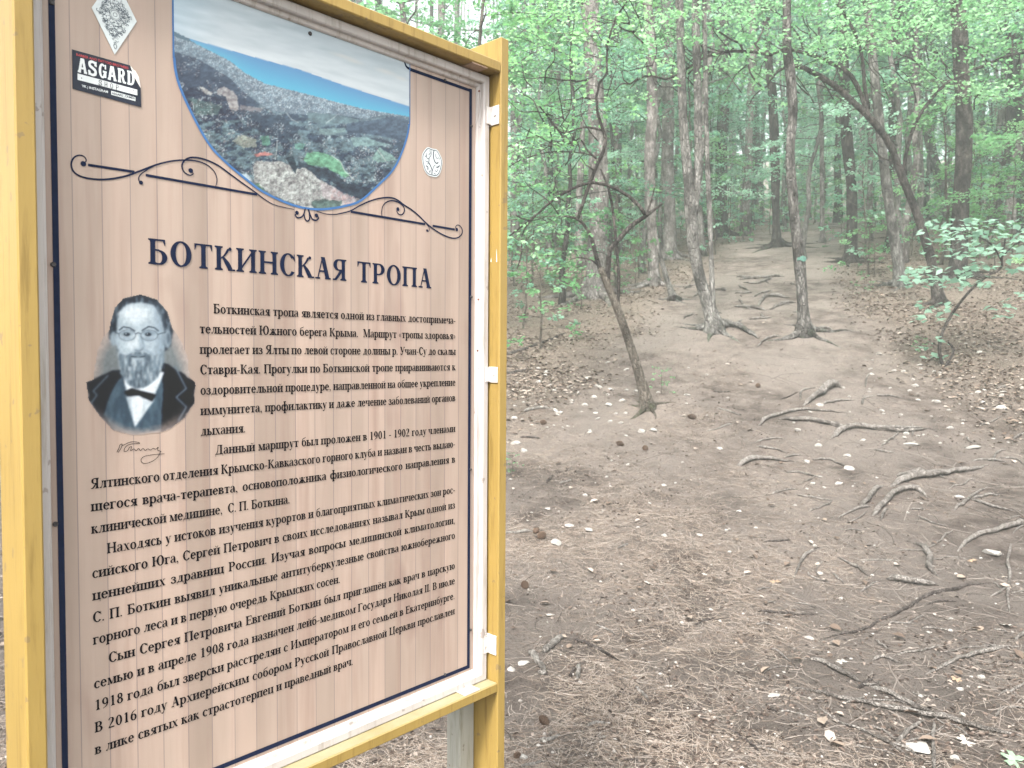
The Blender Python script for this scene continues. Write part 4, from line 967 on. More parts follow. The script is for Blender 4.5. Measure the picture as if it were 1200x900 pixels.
for u_ in (-.0035, .0740): poly_uv(m, [(u_ + .0009 * math.cos(k * 1.05), .3560 + .0009 * math.sin(k * 1.05)) for k in range(6)], 0, .0018)
V_, F_ = sans('t', 'BARBER AND TATTOO BROTHERS', .0052, None, -.0105, .3885, .0, .95, .0001); m.add([L(a, b, .0015) for a, b in V_], F_, 2)
V_, F_ = sans('t', 'VK | INSTAGRAM', .0054, None, -.0030, .3425, .0, .92, .0001); m.add([L(a, b, .0015) for a, b in V_], F_, 1)
poly_uv(m, [(.0395, .3475), (.0765, .3462), (.0765, .3400), (.0395, .3413)], 1, .0014)
V_, F_ = sans('t', 'ASGARD_CRIMEA', .0048, None, .0405, .3425, .0, .92, .0001); m.add([L(a, b, .0018) for a, b in V_], F_, 0)
tag(m.build('shop_sticker', mats, PANEL), 'dark rectangular shop sticker with white slab lettering and a torn corner')
m = MB(); ctr = (.0465, .4660)
D_ = [(.0126, .4690), (.0456, .4060), (.0803, .4690), (.0470, .5300)]
poly_uv(m, D_, 0, .0012); lk = .0014
q = random.Random(4); ink = 1
def inside(u, v): 
    a = abs(u - .0465) / .0300; b = (v - .469) / (.054 if v > .469 else .055); return a + abs(b) < .86
for k in range(1300):
    u = .0126 + .068 * q.random(); v = .412 + .112 * q.random()
    if not inside(u, v): continue
    if math.hypot((u - .0470), (v - .4690)) < .0095: continue
    a = q.random() * 6.28; r = .0010 + .0018 * q.random(); n = q.randint(3, 6)
    pts = [(u + r * math.cos(a + j * .9), v + r * math.sin(a + j * .9) * .9) for j in range(n)]
    ribbon_uv(m, pts, [.0006] * n, n * 2, 1, lk + (k % 30) * 1e-5)
for rr in (.0088, .0068, .0030):
    ribbon_uv(m, [(.0470 + rr * math.cos(a), .4690 + rr * math.sin(a)) for a in np.linspace(0, 6.28, 16)], [.0006] * 16, 30, 1, lk + 3e-4)
ribbon_uv(m, [(.0440, .4200), (.0465, .4150), (.0490, .4200), (.0465, .4230), (.0440, .4200)], [.001] * 5, 12, 1, lk + 3e-4)
for k in range(4): 
    a = D_[k]; b = D_[(k + 1) % 4]
tag(m.build('diamond_sticker', [m_simple('sticker_paper', (.52, .56, .56), .5, .06, 80, 0), m_simple('sticker_ink', (.10, .12, .14), .6, .2, 80, 0)], PANEL), 'white diamond-shaped sticker covered with fine grey line drawing')
m = MB(); ec = (.7110, .3600)
rim = [(ec[0] + .0300 * math.cos(a) * (1 + .03 * math.sin(a * 5)), ec[1] + .0335 * math.sin(a) * (1 + .03 * math.cos(a * 6)) * (1 - .10 * max(0, math.cos(a - 1.57)) ** 12)) for a in np.linspace(0, 6.283, 40, endpoint=False)]
poly_uv(m, rim, 0, .0012)
ribbon_uv(m, [(ec[0] + (u - ec[0]) * .90, ec[1] + (v - ec[1]) * .90) for u, v in rim + rim[:1]], [.0014] * 41, 80, 1, .0014)
for k, pts in enumerate(([(.005, .026), (.003, .016), (.006, .004), (.012, -.001), (.018, .002)], [(-.004, .026), (-.003, .016), (-.008, .008), (-.013, .004), (-.019, .010)], [(-.009, .006), (-.010, -.002), (-.014, -.008)],
    [(-.001, -.028), (-.001, -.018), (-.005, -.010), (-.010, -.004)], [(0, -.020), (.004, -.010), (.009, -.005)], [(-.020, -.001), (-.015, -.003), (-.012, -.001)], [(-.018, -.012), (-.013, -.014), (-.013, -.020)], [(-.011, .014), (-.006, .018), (-.008, .024)],
    [(.010, .020), (.011, .012), (.017, .010)], [(.012, -.010), (.018, -.008), (.021, -.004)], [(.008, -.016), (.012, -.020), (.016, -.014)], [(.004, -.024), (.010, -.026)], [(-.006, -.020), (-.008, -.025)], [(.018, .014), (.021, .009)], [(-.022, .008), (-.017, .010), (-.016, .016)])):
    ribbon_uv(m, [(ec[0] + a, ec[1] + b) for a, b in pts], [.0012 + .0010 * ((k * 7) % 3 == 0)] * len(pts), len(pts) * 4, 1, .0015 + k * 2e-5)
tag(m.build('round_sticker', [m_simple('sticker_white', (.56, .59, .59), .5, .05, 80, 0), M_NAVY], PANEL), 'small round white sticker with folded dark line drawing')

# ---- screws, brackets
def disc(name, u, v, w_, r, mat, parent, axis='w', dep=.003):
    V = []; n = 10
    for k, (rr, dd) in enumerate(((r, 0), (r, dep * .5), (r * .7, dep), (r * .25, dep * .8))):
        for j in range(n):
            a = j * 6.2832 / n; x, y = rr * math.cos(a), rr * math.sin(a)
            V.append(L(u + x, v + y, w_ + dd) if axis == 'w' else (L(u - dd, v + y, w_ + x) if axis == 'u' else L(u + x, v + dd, w_ + y)))
    F = [[k * n + j, k * n + (j + 1) % n, (k + 1) * n + (j + 1) % n, (k + 1) * n + j] for k in range(3) for j in range(n)] + [[3 * n + j for j in range(n)]]
    m = MB(); m.add(V, F); return m.build(name, mat, parent)
for p in ((62, 310), (64.5, 614), (60.5, 3), (552, 148), (551, 550), (551, 738), (552, 348), (363, 39.5), (521, 94), (481, 62), (521, 790)):
    u, v = uvp(*p); disc('screw', u, v, .0009, .0040 if p[0] < 100 or p[1] < 60 else .0032, M_SCR, PANEL)
for px, py in ((561, 107), (560, 351), (559, 411)): u, v = uvp(px, py, .016); disc('screw', u, v, .0165, .0022, m_simple('rusty_screw', (.16, .06, .04), .7, .3, 90, .3), board)
def bracket(v0, hgt):
    m = MB(); x = .8799
    a = .0030
    m.box((x - a, -.046, v0 + ZO), (x - .0002, .002, v0 + hgt + ZO), 0, .0006)
    m.box((.862, -.0224, v0 + .002 + ZO), (x - a + .0005, -.0196, v0 + hgt - .002 + ZO), 0, .0005)
    b = m.build('fixing_bracket', M_BRK, board); disc('screw', x - a, v0 + hgt * .55, .034, .0045, M_SCL, b, 'u'); return b
for (ya, yb) in ((122.5, 145), (430, 448.5), (744.5, 767)):
    va = uvp(577, yb, .035)[1]; vb = uvp(577, ya, .035)[1]; bracket(va, vb - va)
m = MB(); m.box((.775, -.0480, -.8653 + ZO), (.822, -.0100, -.8622 + ZO), 0, .0006); b = m.build('fixing_bracket', M_BRK, board)
m = MB(); m.box((.790, -.0480, .5883 + ZO), (.838, -.0100, .5913 + ZO), 0, .0006); b = m.build('fixing_bracket', m_paint('brown_bracket', (.40, .27, .18), .8), board)
# three white scratches on the right post
for k, (x, y0, y1) in enumerate(((571, 290, 307), (575.5, 302, 307), (582, 292, 307))):
    P3 = []
    for y in (y0, y1):
        d = pix_ray(x, y); ux = .8797; t = ((BO + BD * ux - EYE) @ BD) / (d @ BD); q_ = EYE + d * t - BO; P3.append((float(q_ @ BN), float(q_[2])))
    wv = .0016; m = MB(); m.add([(.8796, -(P3[0][0] - .0003), P3[0][1] + ZO), (.8796, -(P3[0][0] + .0003), P3[0][1] + ZO), (.8796, -(P3[1][0] + wv), P3[1][1] + ZO), (.8796, -(P3[1][0] - wv), P3[1][1] + ZO)], [[0, 1, 2, 3]])
    m.build('paint_scratch', M_WINK, board)
# ------------------------------------------------------------------ forest
M_BK1 = m_bark('bark_grey', (.075, .07, .064), (.19, .178, .163), (.35, .335, .31), 1.0, (.09, .12, .06))
M_BK2 = m_bark('bark_pinkish', (.10, .085, .078), (.24, .215, .20), (.42, .385, .365), .8, (.08, .11, .05))
M_BK3 = m_bark('bark_dark', (.028, .024, .022), (.075, .064, .058), (.16, .14, .125), 1.2, (.06, .09, .04))
M_BK4 = m_bark('bark_smooth', (.08, .068, .055), (.15, .128, .105), (.24, .21, .175), 1.5, (.10, .13, .06))
M_LF1 = m_leaf('leaf_green', [(.085, .20, .095), (.17, .35, .17), (.32, .52, .30)], .57)
M_LF2 = m_leaf('leaf_fresh', [(.12, .26, .11), (.22, .41, .19), (.38, .57, .34)], .58)
M_LF3 = m_leaf('leaf_cool', [(.10, .21, .145), (.19, .365, .255), (.35, .53, .41)], .57)
M_LF4 = m_leaf('leaf_pale_mint', [(.16, .27, .20), (.25, .39, .30), (.38, .52, .43)], .5)
M_BK5 = m_bark('bark_patchy_grey', (.035, .032, .029), (.12, .11, .10), (.27, .255, .235), .9, (.08, .11, .06))
M_PIN = m_leaf('pine_foliage', [(.05, .12, .05), (.08, .18, .08), (.14, .26, .12)], .45)

def leaves_mesh(name, P, A, size, mat, spread=.5, extra=None, tint=None, wide=.62):
    """P leaf bases, A azimuths; broad leaves held nearly level, slightly folded and drooping"""
    n = len(P); s = size
    base = np.array([[0, 0, 0], [.42, -.36 * wide / .62, .05], [.42, .36 * wide / .62, .05], [1, 0, -.10], [.45, 0, 0]])
    V = base[None] * s[:, None, None]
    roll = rng.normal(0, spread, n); tilt = rng.normal(-.15, spread * .8, n)
    x, y, z = V[..., 0], V[..., 1], V[..., 2]
    cr, sr = np.cos(roll)[:, None], np.sin(roll)[:, None]; y, z = y * cr - z * sr, y * sr + z * cr
    ct, st = np.cos(tilt)[:, None], np.sin(tilt)[:, None]; x, z = x * ct - z * st, x * st + z * ct
    ca, sa = np.cos(A)[:, None], np.sin(A)[:, None]; x, y = x * ca - y * sa, x * sa + y * ca
    V = (np.stack([x, y, z], -1) + P[:, None]).reshape(-1, 3)
    F = (np.array([[0, 1, 4], [0, 4, 2], [1, 3, 4], [4, 3, 2]])[None] + (np.arange(n) * 5)[:, None, None]).reshape(-1, 3)
    if tint is None: tint = np.clip(.5 + .25 * rng.normal(0, 1, n), 0, 1)
    return V, F, np.repeat(tint, 5)
def crown_obj(name, P, A, size, mat, parent, spread=.5, tint=None, wide=.62):
    V, F, t = leaves_mesh(name, P, A, size, mat, spread, None, tint, wide)
    return link(name, np_mesh(name, V, F, [mat], None, False, {'tint': ('POINT', 'FLOAT', t)}), parent)
def sprays(start, direction, length, nleaf, lsize, droop=.15, width=.35):
    """leaves of one flat spray growing from start along direction; returns positions, azimuths, sizes and the twig polyline"""
    t = rng.random(nleaf) ** .8; d = np.asarray(direction, float); d = d / np.linalg.norm(d)
    side = np.cross(d, [0, 0, 1.]); side /= np.linalg.norm(side) + 1e-9
    off = rng.normal(0, 1, nleaf) * width * length * (1.05 - .7 * t)
    P = np.asarray(start)[None] + d[None] * (t * length)[:, None] + side[None] * off[:, None]
    P[:, 2] += -droop * length * t ** 2 + rng.normal(0, .05, nleaf) * length ** .5
    az = math.atan2(d[1], d[0]) + np.sign(off) * .9 + rng.normal(0, .4, nleaf)
    ts = np.linspace(0, 1, 4); L_ = np.asarray(start)[None] + d[None] * (ts * length)[:, None]; L_[:, 2] += -droop * length * ts ** 2
    return P, az, lsize * (.65 + .6 * rng.random(nleaf)), L_
def leafy_proto(seed, height, cr, c0, nl, lsize, mat_l, mat_b, trunk_r=.07, per=40, sparse=1.0, name='crown'):
    """an understorey broadleaf: returns (trunk mesh, branch mesh, crown mesh), all with the root at the origin"""
    q = np.random.default_rng(seed)
    n = 16; z = np.linspace(-.25, height, n); wob = np.cumsum(q.normal(0, .035 * height / n * 4, (n, 2)), 0); wob -= wob[1]
    T = np.column_stack([wob[:, 0], wob[:, 1], z]); rr = trunk_r * (1 - .85 * np.linspace(0, 1, n)) + .006; rr[0] *= 1.5; rr[1] *= 1.2
    tv, tq, tt = tube(T, rr, 9, .12, seed); tm = np_mesh('trunk', tv, [tq, tt], [mat_b])
    parts = []; Ps = []; As = []; Ss = []; Ts = []
    for k in range(nl):
        f = (k + q.random()) / nl; zz = c0 + (height - c0) * f ** .9
        b = np.array([np.interp(zz, z, T[:, 0]), np.interp(zz, z, T[:, 1]), zz]); a = k * 2.4 + q.normal(0, .4)
        ln = cr * (1.05 - .65 * f) * (.6 + .55 * q.random()); up = .15 + .65 * f + q.normal(0, .12)
        d = np.array([math.cos(a), math.sin(a), up]); tp = np.linspace(0, 1, 6)
        pth = b[None] + d[None] * (tp * ln)[:, None]; pth[:, 2] -= .28 * ln * tp ** 2; pth[:, :2] += np.cumsum(q.normal(0, .04 * ln, (6, 2)), 0) * (tp[:, None] > 0)
        parts.append(tube(pth, .012 * (1 - .8 * tp) * (trunk_r / .07) + .003, 5, 0))
        ns = max(2, int(ln * 3.2)); cl = .5 + .3 * q.normal()
        for j in range(ns):
            s = .25 + .75 * (j + q.random()) / ns; p = np.array([np.interp(s, tp, pth[:, c]) for c in range(3)])
            sa = a + (1 if j % 2 else -1) * (.5 + .5 * q.random()); L_ = (.35 + .45 * q.random()) * (1.15 - .5 * s) * min(1.4, cr / 2)
            A, B, C, D = sprays(p, (math.cos(sa), math.sin(sa), .10 + .2 * q.normal()), L_, int(per * sparse * (.5 + q.random())), lsize)
            Ps.append(A); As.append(B); Ss.append(C); Ts.append(np.clip(cl + .12 * rng.normal(0, 1, len(A)), 0, 1)); parts.append(tube(D, [.004, .003, .002, .001], 3, 0))
    V, F = join(parts); bmesh_ = np_mesh('branches', V, F, [mat_b])
    P = np.vstack(Ps); V, F, t = leaves_mesh(name, P, np.concatenate(As), np.concatenate(Ss), mat_l, .45, None, np.concatenate(Ts))
    return tm, bmesh_, np_mesh('crown', V, F, [mat_l], None, False, {'tint': ('POINT', 'FLOAT', t)})
PROTO = [leafy_proto(21, 7.5, 2.4, 1.5, 26, .085, M_LF1, M_BK4, .06), leafy_proto(22, 9.5, 2.7, 2.4, 30, .09, M_LF3, M_BK1, .08),
         leafy_proto(23, 5.5, 2.0, .8, 20, .075, M_LF2, M_BK4, .045), leafy_proto(24, 12.5, 3.0, 4.5, 32, .10, M_LF1, M_BK2, .11), leafy_proto(25, 8.5, 2.6, 1.2, 28, .085, M_LF3, M_BK3, .07)]
BUSH = [leafy_proto(31, 1.6, .9, .12, 12, .07, M_LF3, M_BK4, .014, 20), leafy_proto(32, 1.1, .8, .08, 10, .065, M_LF1, M_BK4, .012, 18), leafy_proto(33, 2.3, 1.1, .25, 16, .075, M_LF2, M_BK4, .018, 20)]
def plant(proto, loc, rz, s, label, cat='tree', name='broadleaf_tree', group=None):
    e = empty(name, loc, rz); e.scale = (s, s, s * (.92 + .16 * rnd.random())); tag(e, label, cat, group)
    for nm, me in zip(('trunk', 'branches', 'crown'), proto):
        o = link(nm, me, e)
        if nm != 'trunk': o['kind'] = 'stuff'
    return e

# ---- trunks read off the photograph: (base px), [(px, py, width px) upwards], bark, label, extras
def trunk_tree(name, label, pts, mat, cat='tree', extra=(), lean=0.0, lump=.16, crown=None, group=None, top=14, seg=14, forks=(), lean_y=0.0, dark=False):
    g = on_ground(pts[0][0], pts[0][1]); D = g[1]
    e = empty(name, g); tag(e, label, cat, group)
    def line(ps, tail=True, D0=D):
        P = []; Rr = []
        for i, (x, y, w_) in enumerate(ps):
            q = at(x, y, D0 + lean_y * (ps[0][1] - y) / 100); P.append(q); Rr.append(w_ / 2 * D0 / F_PX)
        P = np.array(P); Rr = np.array(Rr)
        if tail and P[-1][2] - g[2] < top:          # carries on above the frame
            d = P[-1] - P[-2]; d = d / d[2] if d[2] > .2 else np.array([0, 0, 1.]); d[:2] *= .5; k = top - (P[-1][2] - g[2])
            P = np.vstack([P, P[-1] + d * k * .5, P[-1] + d * k]); Rr = np.append(Rr, [Rr[-1] * .75, Rr[-1] * .3])
        return P - g, Rr
    P, Rr = line(pts)
    P = np.vstack([P[0] - [0, 0, .3], P[0] + [0, 0, .0], P[0] * .75 + P[1] * .25, P[1:]]) if False else np.vstack([P[0] - [0, 0, .35], P]); Rr = np.append(Rr[0] * 1.25, Rr)
    n = max(24, int(np.linalg.norm(P[-1] - P[0]) * 5)); Q = smooth_path(np.column_stack([P, Rr]), n)
    h_ = Q[:, 2]; fl = 1 + .8 * np.exp(-np.maximum(h_, 0) / .13)
    tube_obj('trunk', [tube(Q[:, :3], Q[:, 3] * np.where(h_ < .6, fl, 1) / (1.25 if False else 1), seg, lump, rnd.randint(0, 999))], mat, e)
    q8 = random.Random(int(pts[0][0]) + 5); nr_ = 5 if pts[0][2] > 8 else 3; r0 = Rr[0]
    for j in range(nr_):
        a = j * 6.2832 / nr_ + q8.uniform(-.5, .5) + .4; ln = r0 * q8.uniform(3.2, 7.5); n_ = 12; t = np.linspace(0, 1, n_); aa = a + q8.uniform(-.5, .5) * t
        X = g[0] + np.cos(aa) * (r0 * .55 + ln * t); Y = g[1] + np.sin(aa) * (r0 * .55 + ln * t); rr_ = r0 * (.50 - .42 * t ** .7) * q8.uniform(.7, 1.1)
        Z = H(X, Y) + rr_ * .15 + r0 * .9 * np.exp(-t * 7) - .012 * t
        tube_obj('surface_root', [tube(np.column_stack([X, Y, Z]) - g, rr_, 8, .2, j)], mat, e)
    for f in forks:
        tail = f[0] == 'up'; P, Rr = line(f[1], tail); n = max(14, int(np.linalg.norm(P[-1] - P[0]) * 7)); Q = smooth_path(np.column_stack([P, Rr]), n)
        tube_obj('stem' if tail else 'branch', [tube(Q[:, :3], np.maximum(Q[:, 3], .002), 10 if tail else 7, lump * .8, rnd.randint(0, 999))], mat if tail or not dark else M_BK3, e)
    return e, g, D
def high_crown(e, z0, z1, r, n, mat, seed, size=.16, name='crown'):
    """foliage of a tall tree, carried above the picture"""
    q = np.random.default_rng(seed); nb = 22; Ps = []; parts = []
    for k in range(nb):
        f = k / nb; z = z0 + (z1 - z0) * f; a = k * 2.4; ln = r * (1.1 - .8 * f) * (.6 + .5 * q.random()); d = np.array([math.cos(a), math.sin(a), .15])
        tp = np.linspace(0, 1, 4); pth = np.array([0, 0, z])[None] + d[None] * (tp * ln)[:, None]; parts.append(tube(pth, .03 * (1 - .8 * tp), 4, 0))
        t = .35 + .65 * q.random(n // nb); Ps.append(np.array([0, 0, z])[None] + d[None] * (t * ln)[:, None] + q.normal(0, .28, (n // nb, 3)) * [1, 1, .5])
    P = np.vstack(Ps); A = q.random(len(P)) * 6.28
    V, F, t = leaves_mesh(name, P, A, size * (.7 + .6 * q.random(len(P))), mat, .7)
    V2, F2 = join(parts)
    return np_mesh('branches', V2, F2, [M_BK2]), np_mesh('crown', V, F, [mat], None, False, {'tint': ('POINT', 'FLOAT', t)})
HC = [high_crown(None, 11.0, 18, 2.2, 1200, M_PIN, 5), high_crown(None, 9.5, 15, 2.0, 1100, M_PIN, 6), high_crown(None, 4.5, 15, 2.0, 3600, M_LF3, 7, .15), high_crown(None, 6.5, 15, 2.2, 3600, M_LF1, 8, .15)]
def add_high(e, k, tops=(0, 0)):
    for nm, me in zip(('branches', 'crown'), HC[k]):
        o = link(nm, me, e); o['kind'] = 'stuff'; o.location = (tops[0], tops[1], 0)

tA, gA, DA = trunk_tree('deciduous_tree', 'forked pale trunk with exposed spreading root on the left edge of the path', [(838, 388, 17), (832, 362, 15), (821, 330, 13), (813, 290, 13.5), (809, 240, 14), (807, 210, 12), (801, 150, 10), (799, 100, 10), (796, 0, 9.5), (792, -120, 9)], M_BK1,
    forks=[('up', [(812, 262, 9), (818, 205, 9.5), (818, 150, 9.5), (817, 90, 9), (815, 0, 9), (815, -120, 8)]), ('up', [(836, 360, 6), (834, 320, 6), (832, 260, 6), (829, 190, 6), (827, 100, 5.5), (825, -60, 5)])])
tB, gB, DB = trunk_tree('deciduous_tree', 'single dark-patched trunk with a small green paint mark at the right edge of the path', [(943, 393, 15), (940, 350, 12.5), (936, 300, 12.5), (930, 240, 11.5), (926, 185, 10), (929, 130, 10.5), (926, 90, 11), (922, 30, 10), (925, -110, 9)], M_BK5)
pm = on_ground(943, 393)
tC, gC, DC = trunk_tree('crooked_tree', 'thin crooked tree with arching bare branches just right of the board', [(759, 478, 12), (750, 443, 10.5), (736, 397, 10), (721.5, 357, 9.5), (709, 326, 9), (703.7, 314, 8)], M_BK4, lump=.12, top=0, dark=True,
    forks=[('b', [(704, 318, 6), (698.4, 300, 5), (693, 279, 4.5), (684, 263, 4), (675, 256, 3.4), (661, 252.8, 2)]),
           ('b', [(711, 330, 7), (713, 312, 6.5), (715, 292, 6), (726.8, 279, 6), (739, 265, 5.5), (757, 252.8, 5), (766, 246, 3.5), (776.6, 238.6, 2)]),
           ('b', [(757, 252.8, 5), (751.7, 244, 4.6), (739, 231.5, 4.4), (721.5, 221, 4), (696.6, 214, 3.6), (675, 219, 3.4), (650, 233, 3), (625.5, 254.6, 2.6), (595, 278, 2)]),
           ('b', [(625.5, 254.6, 2.4), (613, 272, 2), (611, 297, 1.8), (606, 315, 1.3)]),
           ('b', [(677, 256, 4), (689.5, 219, 4.4), (699, 195, 4.2), (710, 169, 4.2), (706.7, 153, 3.8), (700, 131, 3.2), (698.9, 113, 3), (703, 95.6, 2.8), (711, 88.9, 2.8), (711, 60, 2.6), (714.4, 42, 2.5), (723, 17.8, 2.3), (735.6, 0, 2.2), (752, -40, 1.6)]),
           ('b', [(706.7, 153, 2.6), (685.6, 149, 2.4), (663, 155.6, 2.2), (654, 153, 2)]),
           ('b', [(632, 124.4, 1.6), (654.4, 153, 2.2), (666.7, 169, 2.3), (679, 162, 2.3), (687.8, 175.6, 2.3), (699, 186, 2.4)]),
           ('b', [(656.7, 148, 1.6), (669, 124, 1.4), (667.8, 66.7, 1.2), (674, 18, 1)]),
           ('b', [(697, 183, 1.8), (679, 179, 1.5), (645.6, 178, 1.4), (612, 186.7, 1.3), (596.7, 195.6, 1)]),
           ('b', [(724, 358, 4), (725, 322, 3.8), (721.5, 279, 3.5), (718, 247, 3.2), (712.6, 219, 2.8), (703.7, 197.8, 2.2)]),
           ('b', [(757, 252, 2.6), (763, 236, 2.2), (767, 220, 1.5)]), ('b', [(706, 318, 2.4), (695, 306, 2), (680, 302, 1.4), (668, 304, 1)])])
tD, gD, DD = trunk_tree('arching_tree', 'dark leaning tree whose forked limbs arch left over the path', [(1101, 356, 12), (1091, 304, 10), (1081, 269.5, 9.5), (1069.5, 237.7, 9), (1058, 209, 8.5), (1049, 184, 8), (1040, 164, 7.5), (1020, 138, 7.5), (1006.7, 126, 6.5), (993, 113, 7), (980, 102, 6.5), (962, 90, 6), (944.4, 81, 5.5), (926.7, 75.6, 4.5), (913, 82, 3), (900, 98, 2)], M_BK3, top=0, lump=.12,
    forks=[('b', [(1017, 137, 6), (1011, 115.6, 5.5), (1002, 95.6, 5.5), (993, 84, 5.3), (982, 77, 5), (971, 73, 4.6), (955.6, 65.6, 4.5), (935.6, 60, 4), (917.8, 58, 4), (904, 64.4, 3.6), (891, 61, 3.4), (884, 50, 2.4)]),
           ('b', [(1018, 128, 4.6), (1013, 97.8, 4.2), (1011, 71, 4), (1004, 44, 3.6), (993, 22, 3.2), (980, 2, 2.8), (966, -30, 2)]),
           ('b', [(1061, 205, 5), (1060, 190, 4.6), (1065, 168, 4.4), (1073, 144, 4.2), (1086.7, 122, 4), (1109, 97.8, 3.8), (1135.6, 84.4, 3.6), (1164, 72, 3.4), (1186.7, 64, 3.2), (1210, 60, 3), (1250, 50, 2)]),
           ('b', [(904, 64.4, 4), (886, 61, 3.8), (868.9, 60, 3.6), (846.7, 61, 3.3), (824.4, 67.8, 3.1), (809, 77.8, 2.8), (793, 87.8, 2.6), (781, 93, 2.4), (763, 89, 2.2), (750, 91, 1.8), (738, 104, 1.2)]),
           ('b', [(870, 62, 2.6), (868, 52, 2.6), (855.6, 45.6, 2.4), (842, 36.7, 2.2), (828.9, 27.8, 1.6)]), ('b', [(941, 58, 2.6), (938, 46, 2.2), (931, 35.6, 2), (917.8, 20, 1.8), (900, 10, 1.5), (882, 9, 1.2)]),
           ('b', [(885, 52, 2.4), (891, 42, 2.2), (900, 20, 1.6)]), ('b', [(876.7, 75.6, 2), (881, 88.9, 2.2), (895.6, 103, 2), (904, 92, 1.8), (915, 80, 1.8)]), ('b', [(895, 103, 1.6), (884, 112, 1.4), (877, 124, 1)]),
           ('b', [(875, 76, 1.8), (862, 88, 1.6), (855, 100, 1.3), (848, 110, 1)]), ('b', [(1141, 82, 2), (1143, 68, 1.6), (1144, 56, 1)]), ('b', [(1050, 190, 2.2), (1032, 184, 1.6), (1018, 168, 1.2)]),
           ('b', [(800, 84, 1.8), (798, 72, 1.6), (790, 74, 1.4), (780, 82, 1)])])
mt = MB()
# paint mark wrapped on trunk B
c_ = at(938.5, 304, DB) - gB; rr_ = 7.3 * DB / F_PX
Vp = []; 
for zz in np.linspace(-.032, .032, 6):
    for a in np.linspace(-.9, .5, 9): Vp.append((c_[0] + (rr_ + .004) * math.sin(a) * 1.02, c_[1] - (rr_ + .006) * math.cos(a), c_[2] + zz + .012 * math.sin(a * 5 + zz * 60)))
mt.add(Vp, [[i * 9 + j, i * 9 + j + 1, (i + 1) * 9 + j + 1, (i + 1) * 9 + j] for i in range(5) for j in range(8)]); mt.build('paint_mark', m_simple('green_trail_paint', (.07, .15, .12), .8, .25, 40, .3), tB, True)
SIMPLE = [('slim_tree', 'slim trunk leaning slightly left, its foot crumbled into dark mossy debris', [(1055, 335, 13), (1051, 300, 12), (1044, 255, 11.5), (1039, 217, 11), (1036, 194, 10.5), (1029, 130, 10), (1024, 80, 9.5), (1016, 0, 9), (1008, -100, 8)], M_BK1, 0),
 ('pine_tree', 'straight brown-grey trunk standing behind the right edge of the path', [(997, 307, 13), (998.8, 238, 12), (994, 180, 12), (991, 130, 11.5), (988, 60, 11), (985, 0, 11), (983, -100, 10)], M_BK3, 1),
 ('pine_tree', 'thick dark trunk directly behind the arching tree on the right bank', [(1122, 326, 18), (1126, 238, 17), (1129, 180, 17), (1130, 133, 17), (1127, 78, 16), (1122, 0, 16), (1118, -100, 15)], M_BK3, 1),
 ('pine_tree', 'grey trunk leaning left between the arching tree and the thick dark trunk', [(1109, 262, 12), (1101, 209, 11), (1092, 178, 11), (1084, 138, 11), (1071, 98, 11), (1064, 53, 11), (1058, 4, 11), (1050, -80, 10)], M_BK1, 0),
 ('pine_tree', 'broad dark trunk at the extreme right edge', [(1192, 272, 18), (1191, 178, 18), (1190, 93, 17), (1187, 0, 17), (1185, -100, 16)], M_BK3, 1),
 ('pine_tree', 'broad pale grey trunk behind the crooked tree', [(698, 348, 24), (700, 286, 23), (702, 233, 22), (700, 150, 21), (695, 60, 20), (690, -80, 19)], M_BK2, 1),
 ('pine_tree', 'straight pinkish-grey trunk left of the leaning stub', [(766.5, 334, 13), (764, 269, 12), (761, 198, 12), (764, 133, 12), (763, 67, 12), (759, 0, 11), (756, -100, 11)], M_BK2, 0),
 ('pine_tree', 'straight pale pinkish trunk left of the forked tree', [(786, 303, 15), (784, 233, 14), (782, 180, 14), (783, 122, 14), (782, 0, 13), (781, -100, 12)], M_BK2, 0),
 ('pine_tree', 'dark brown trunk seen through the gap right of the forked tree', [(845, 277, 13), (845, 180, 13), (847, 150, 13), (849, 100, 13), (846, 0, 12), (845, -80, 12)], M_BK3, 1),
 ('pine_tree', 'slim grey trunk beyond the gap above the leafy bush', [(861, 258, 8), (859, 180, 8), (857, 100, 8), (856, 0, 7), (855, -80, 7)], M_BK1, 0),
 ('pine_tree', 'reddish trunk with a mossy green foot just left of the paint-marked tree', [(910.5, 289, 11), (909.5, 262, 8.5), (909, 233, 9), (908, 180, 10), (905, 111, 10), (901, 73, 9), (897, 0, 9), (894, -80, 8)], M_BK3, 1),
 ('birch_tree', 'very thin whitish trunk standing between the two larger right-hand trunks', [(964, 284, 5), (963.5, 240, 5), (963, 193, 5), (962, 120, 4.5), (961, 40, 4.5), (960, -40, 4)], M_BK2, 0),
 ('pine_tree', 'dark trunk above the leafy bush in the middle distance', [(884, 262, 9), (885, 230, 9), (887, 189, 9), (884, 120, 9), (880, 40, 9), (878, -60, 8)], M_BK3, 1)]
for k, (nm, lb, pts, mt_, hc) in enumerate(SIMPLE):
    e, g, D = trunk_tree(nm, lb, pts, mt_, top=15 + (k % 3) * 2); add_high(e, hc, (0, 0))
    for j in range(5):
        i_ = rnd.randrange(1, len(pts) - 2); f_ = rnd.random(); x = pts[i_][0] * f_ + pts[i_ + 1][0] * (1 - f_); y = pts[i_][1] * f_ + pts[i_ + 1][1] * (1 - f_); p = at(x, y, D) - g; a = rnd.random() * 6.28; ln = rnd.uniform(.2, .9)
        d_ = np.array([math.cos(a), math.sin(a) * .6, rnd.uniform(-.2, .5)]); pth = smooth_path(np.array([p, p + d_ * ln * .5 + [0, 0, .05], p + d_ * ln + [0, 0, rnd.uniform(-.2, .2) * ln]]), 7)
        tube_obj('dead_branch', [tube(pth, np.linspace(.014, .003, 7), 5, .1, j)], M_BK3, e)
add_high(tB, 0)
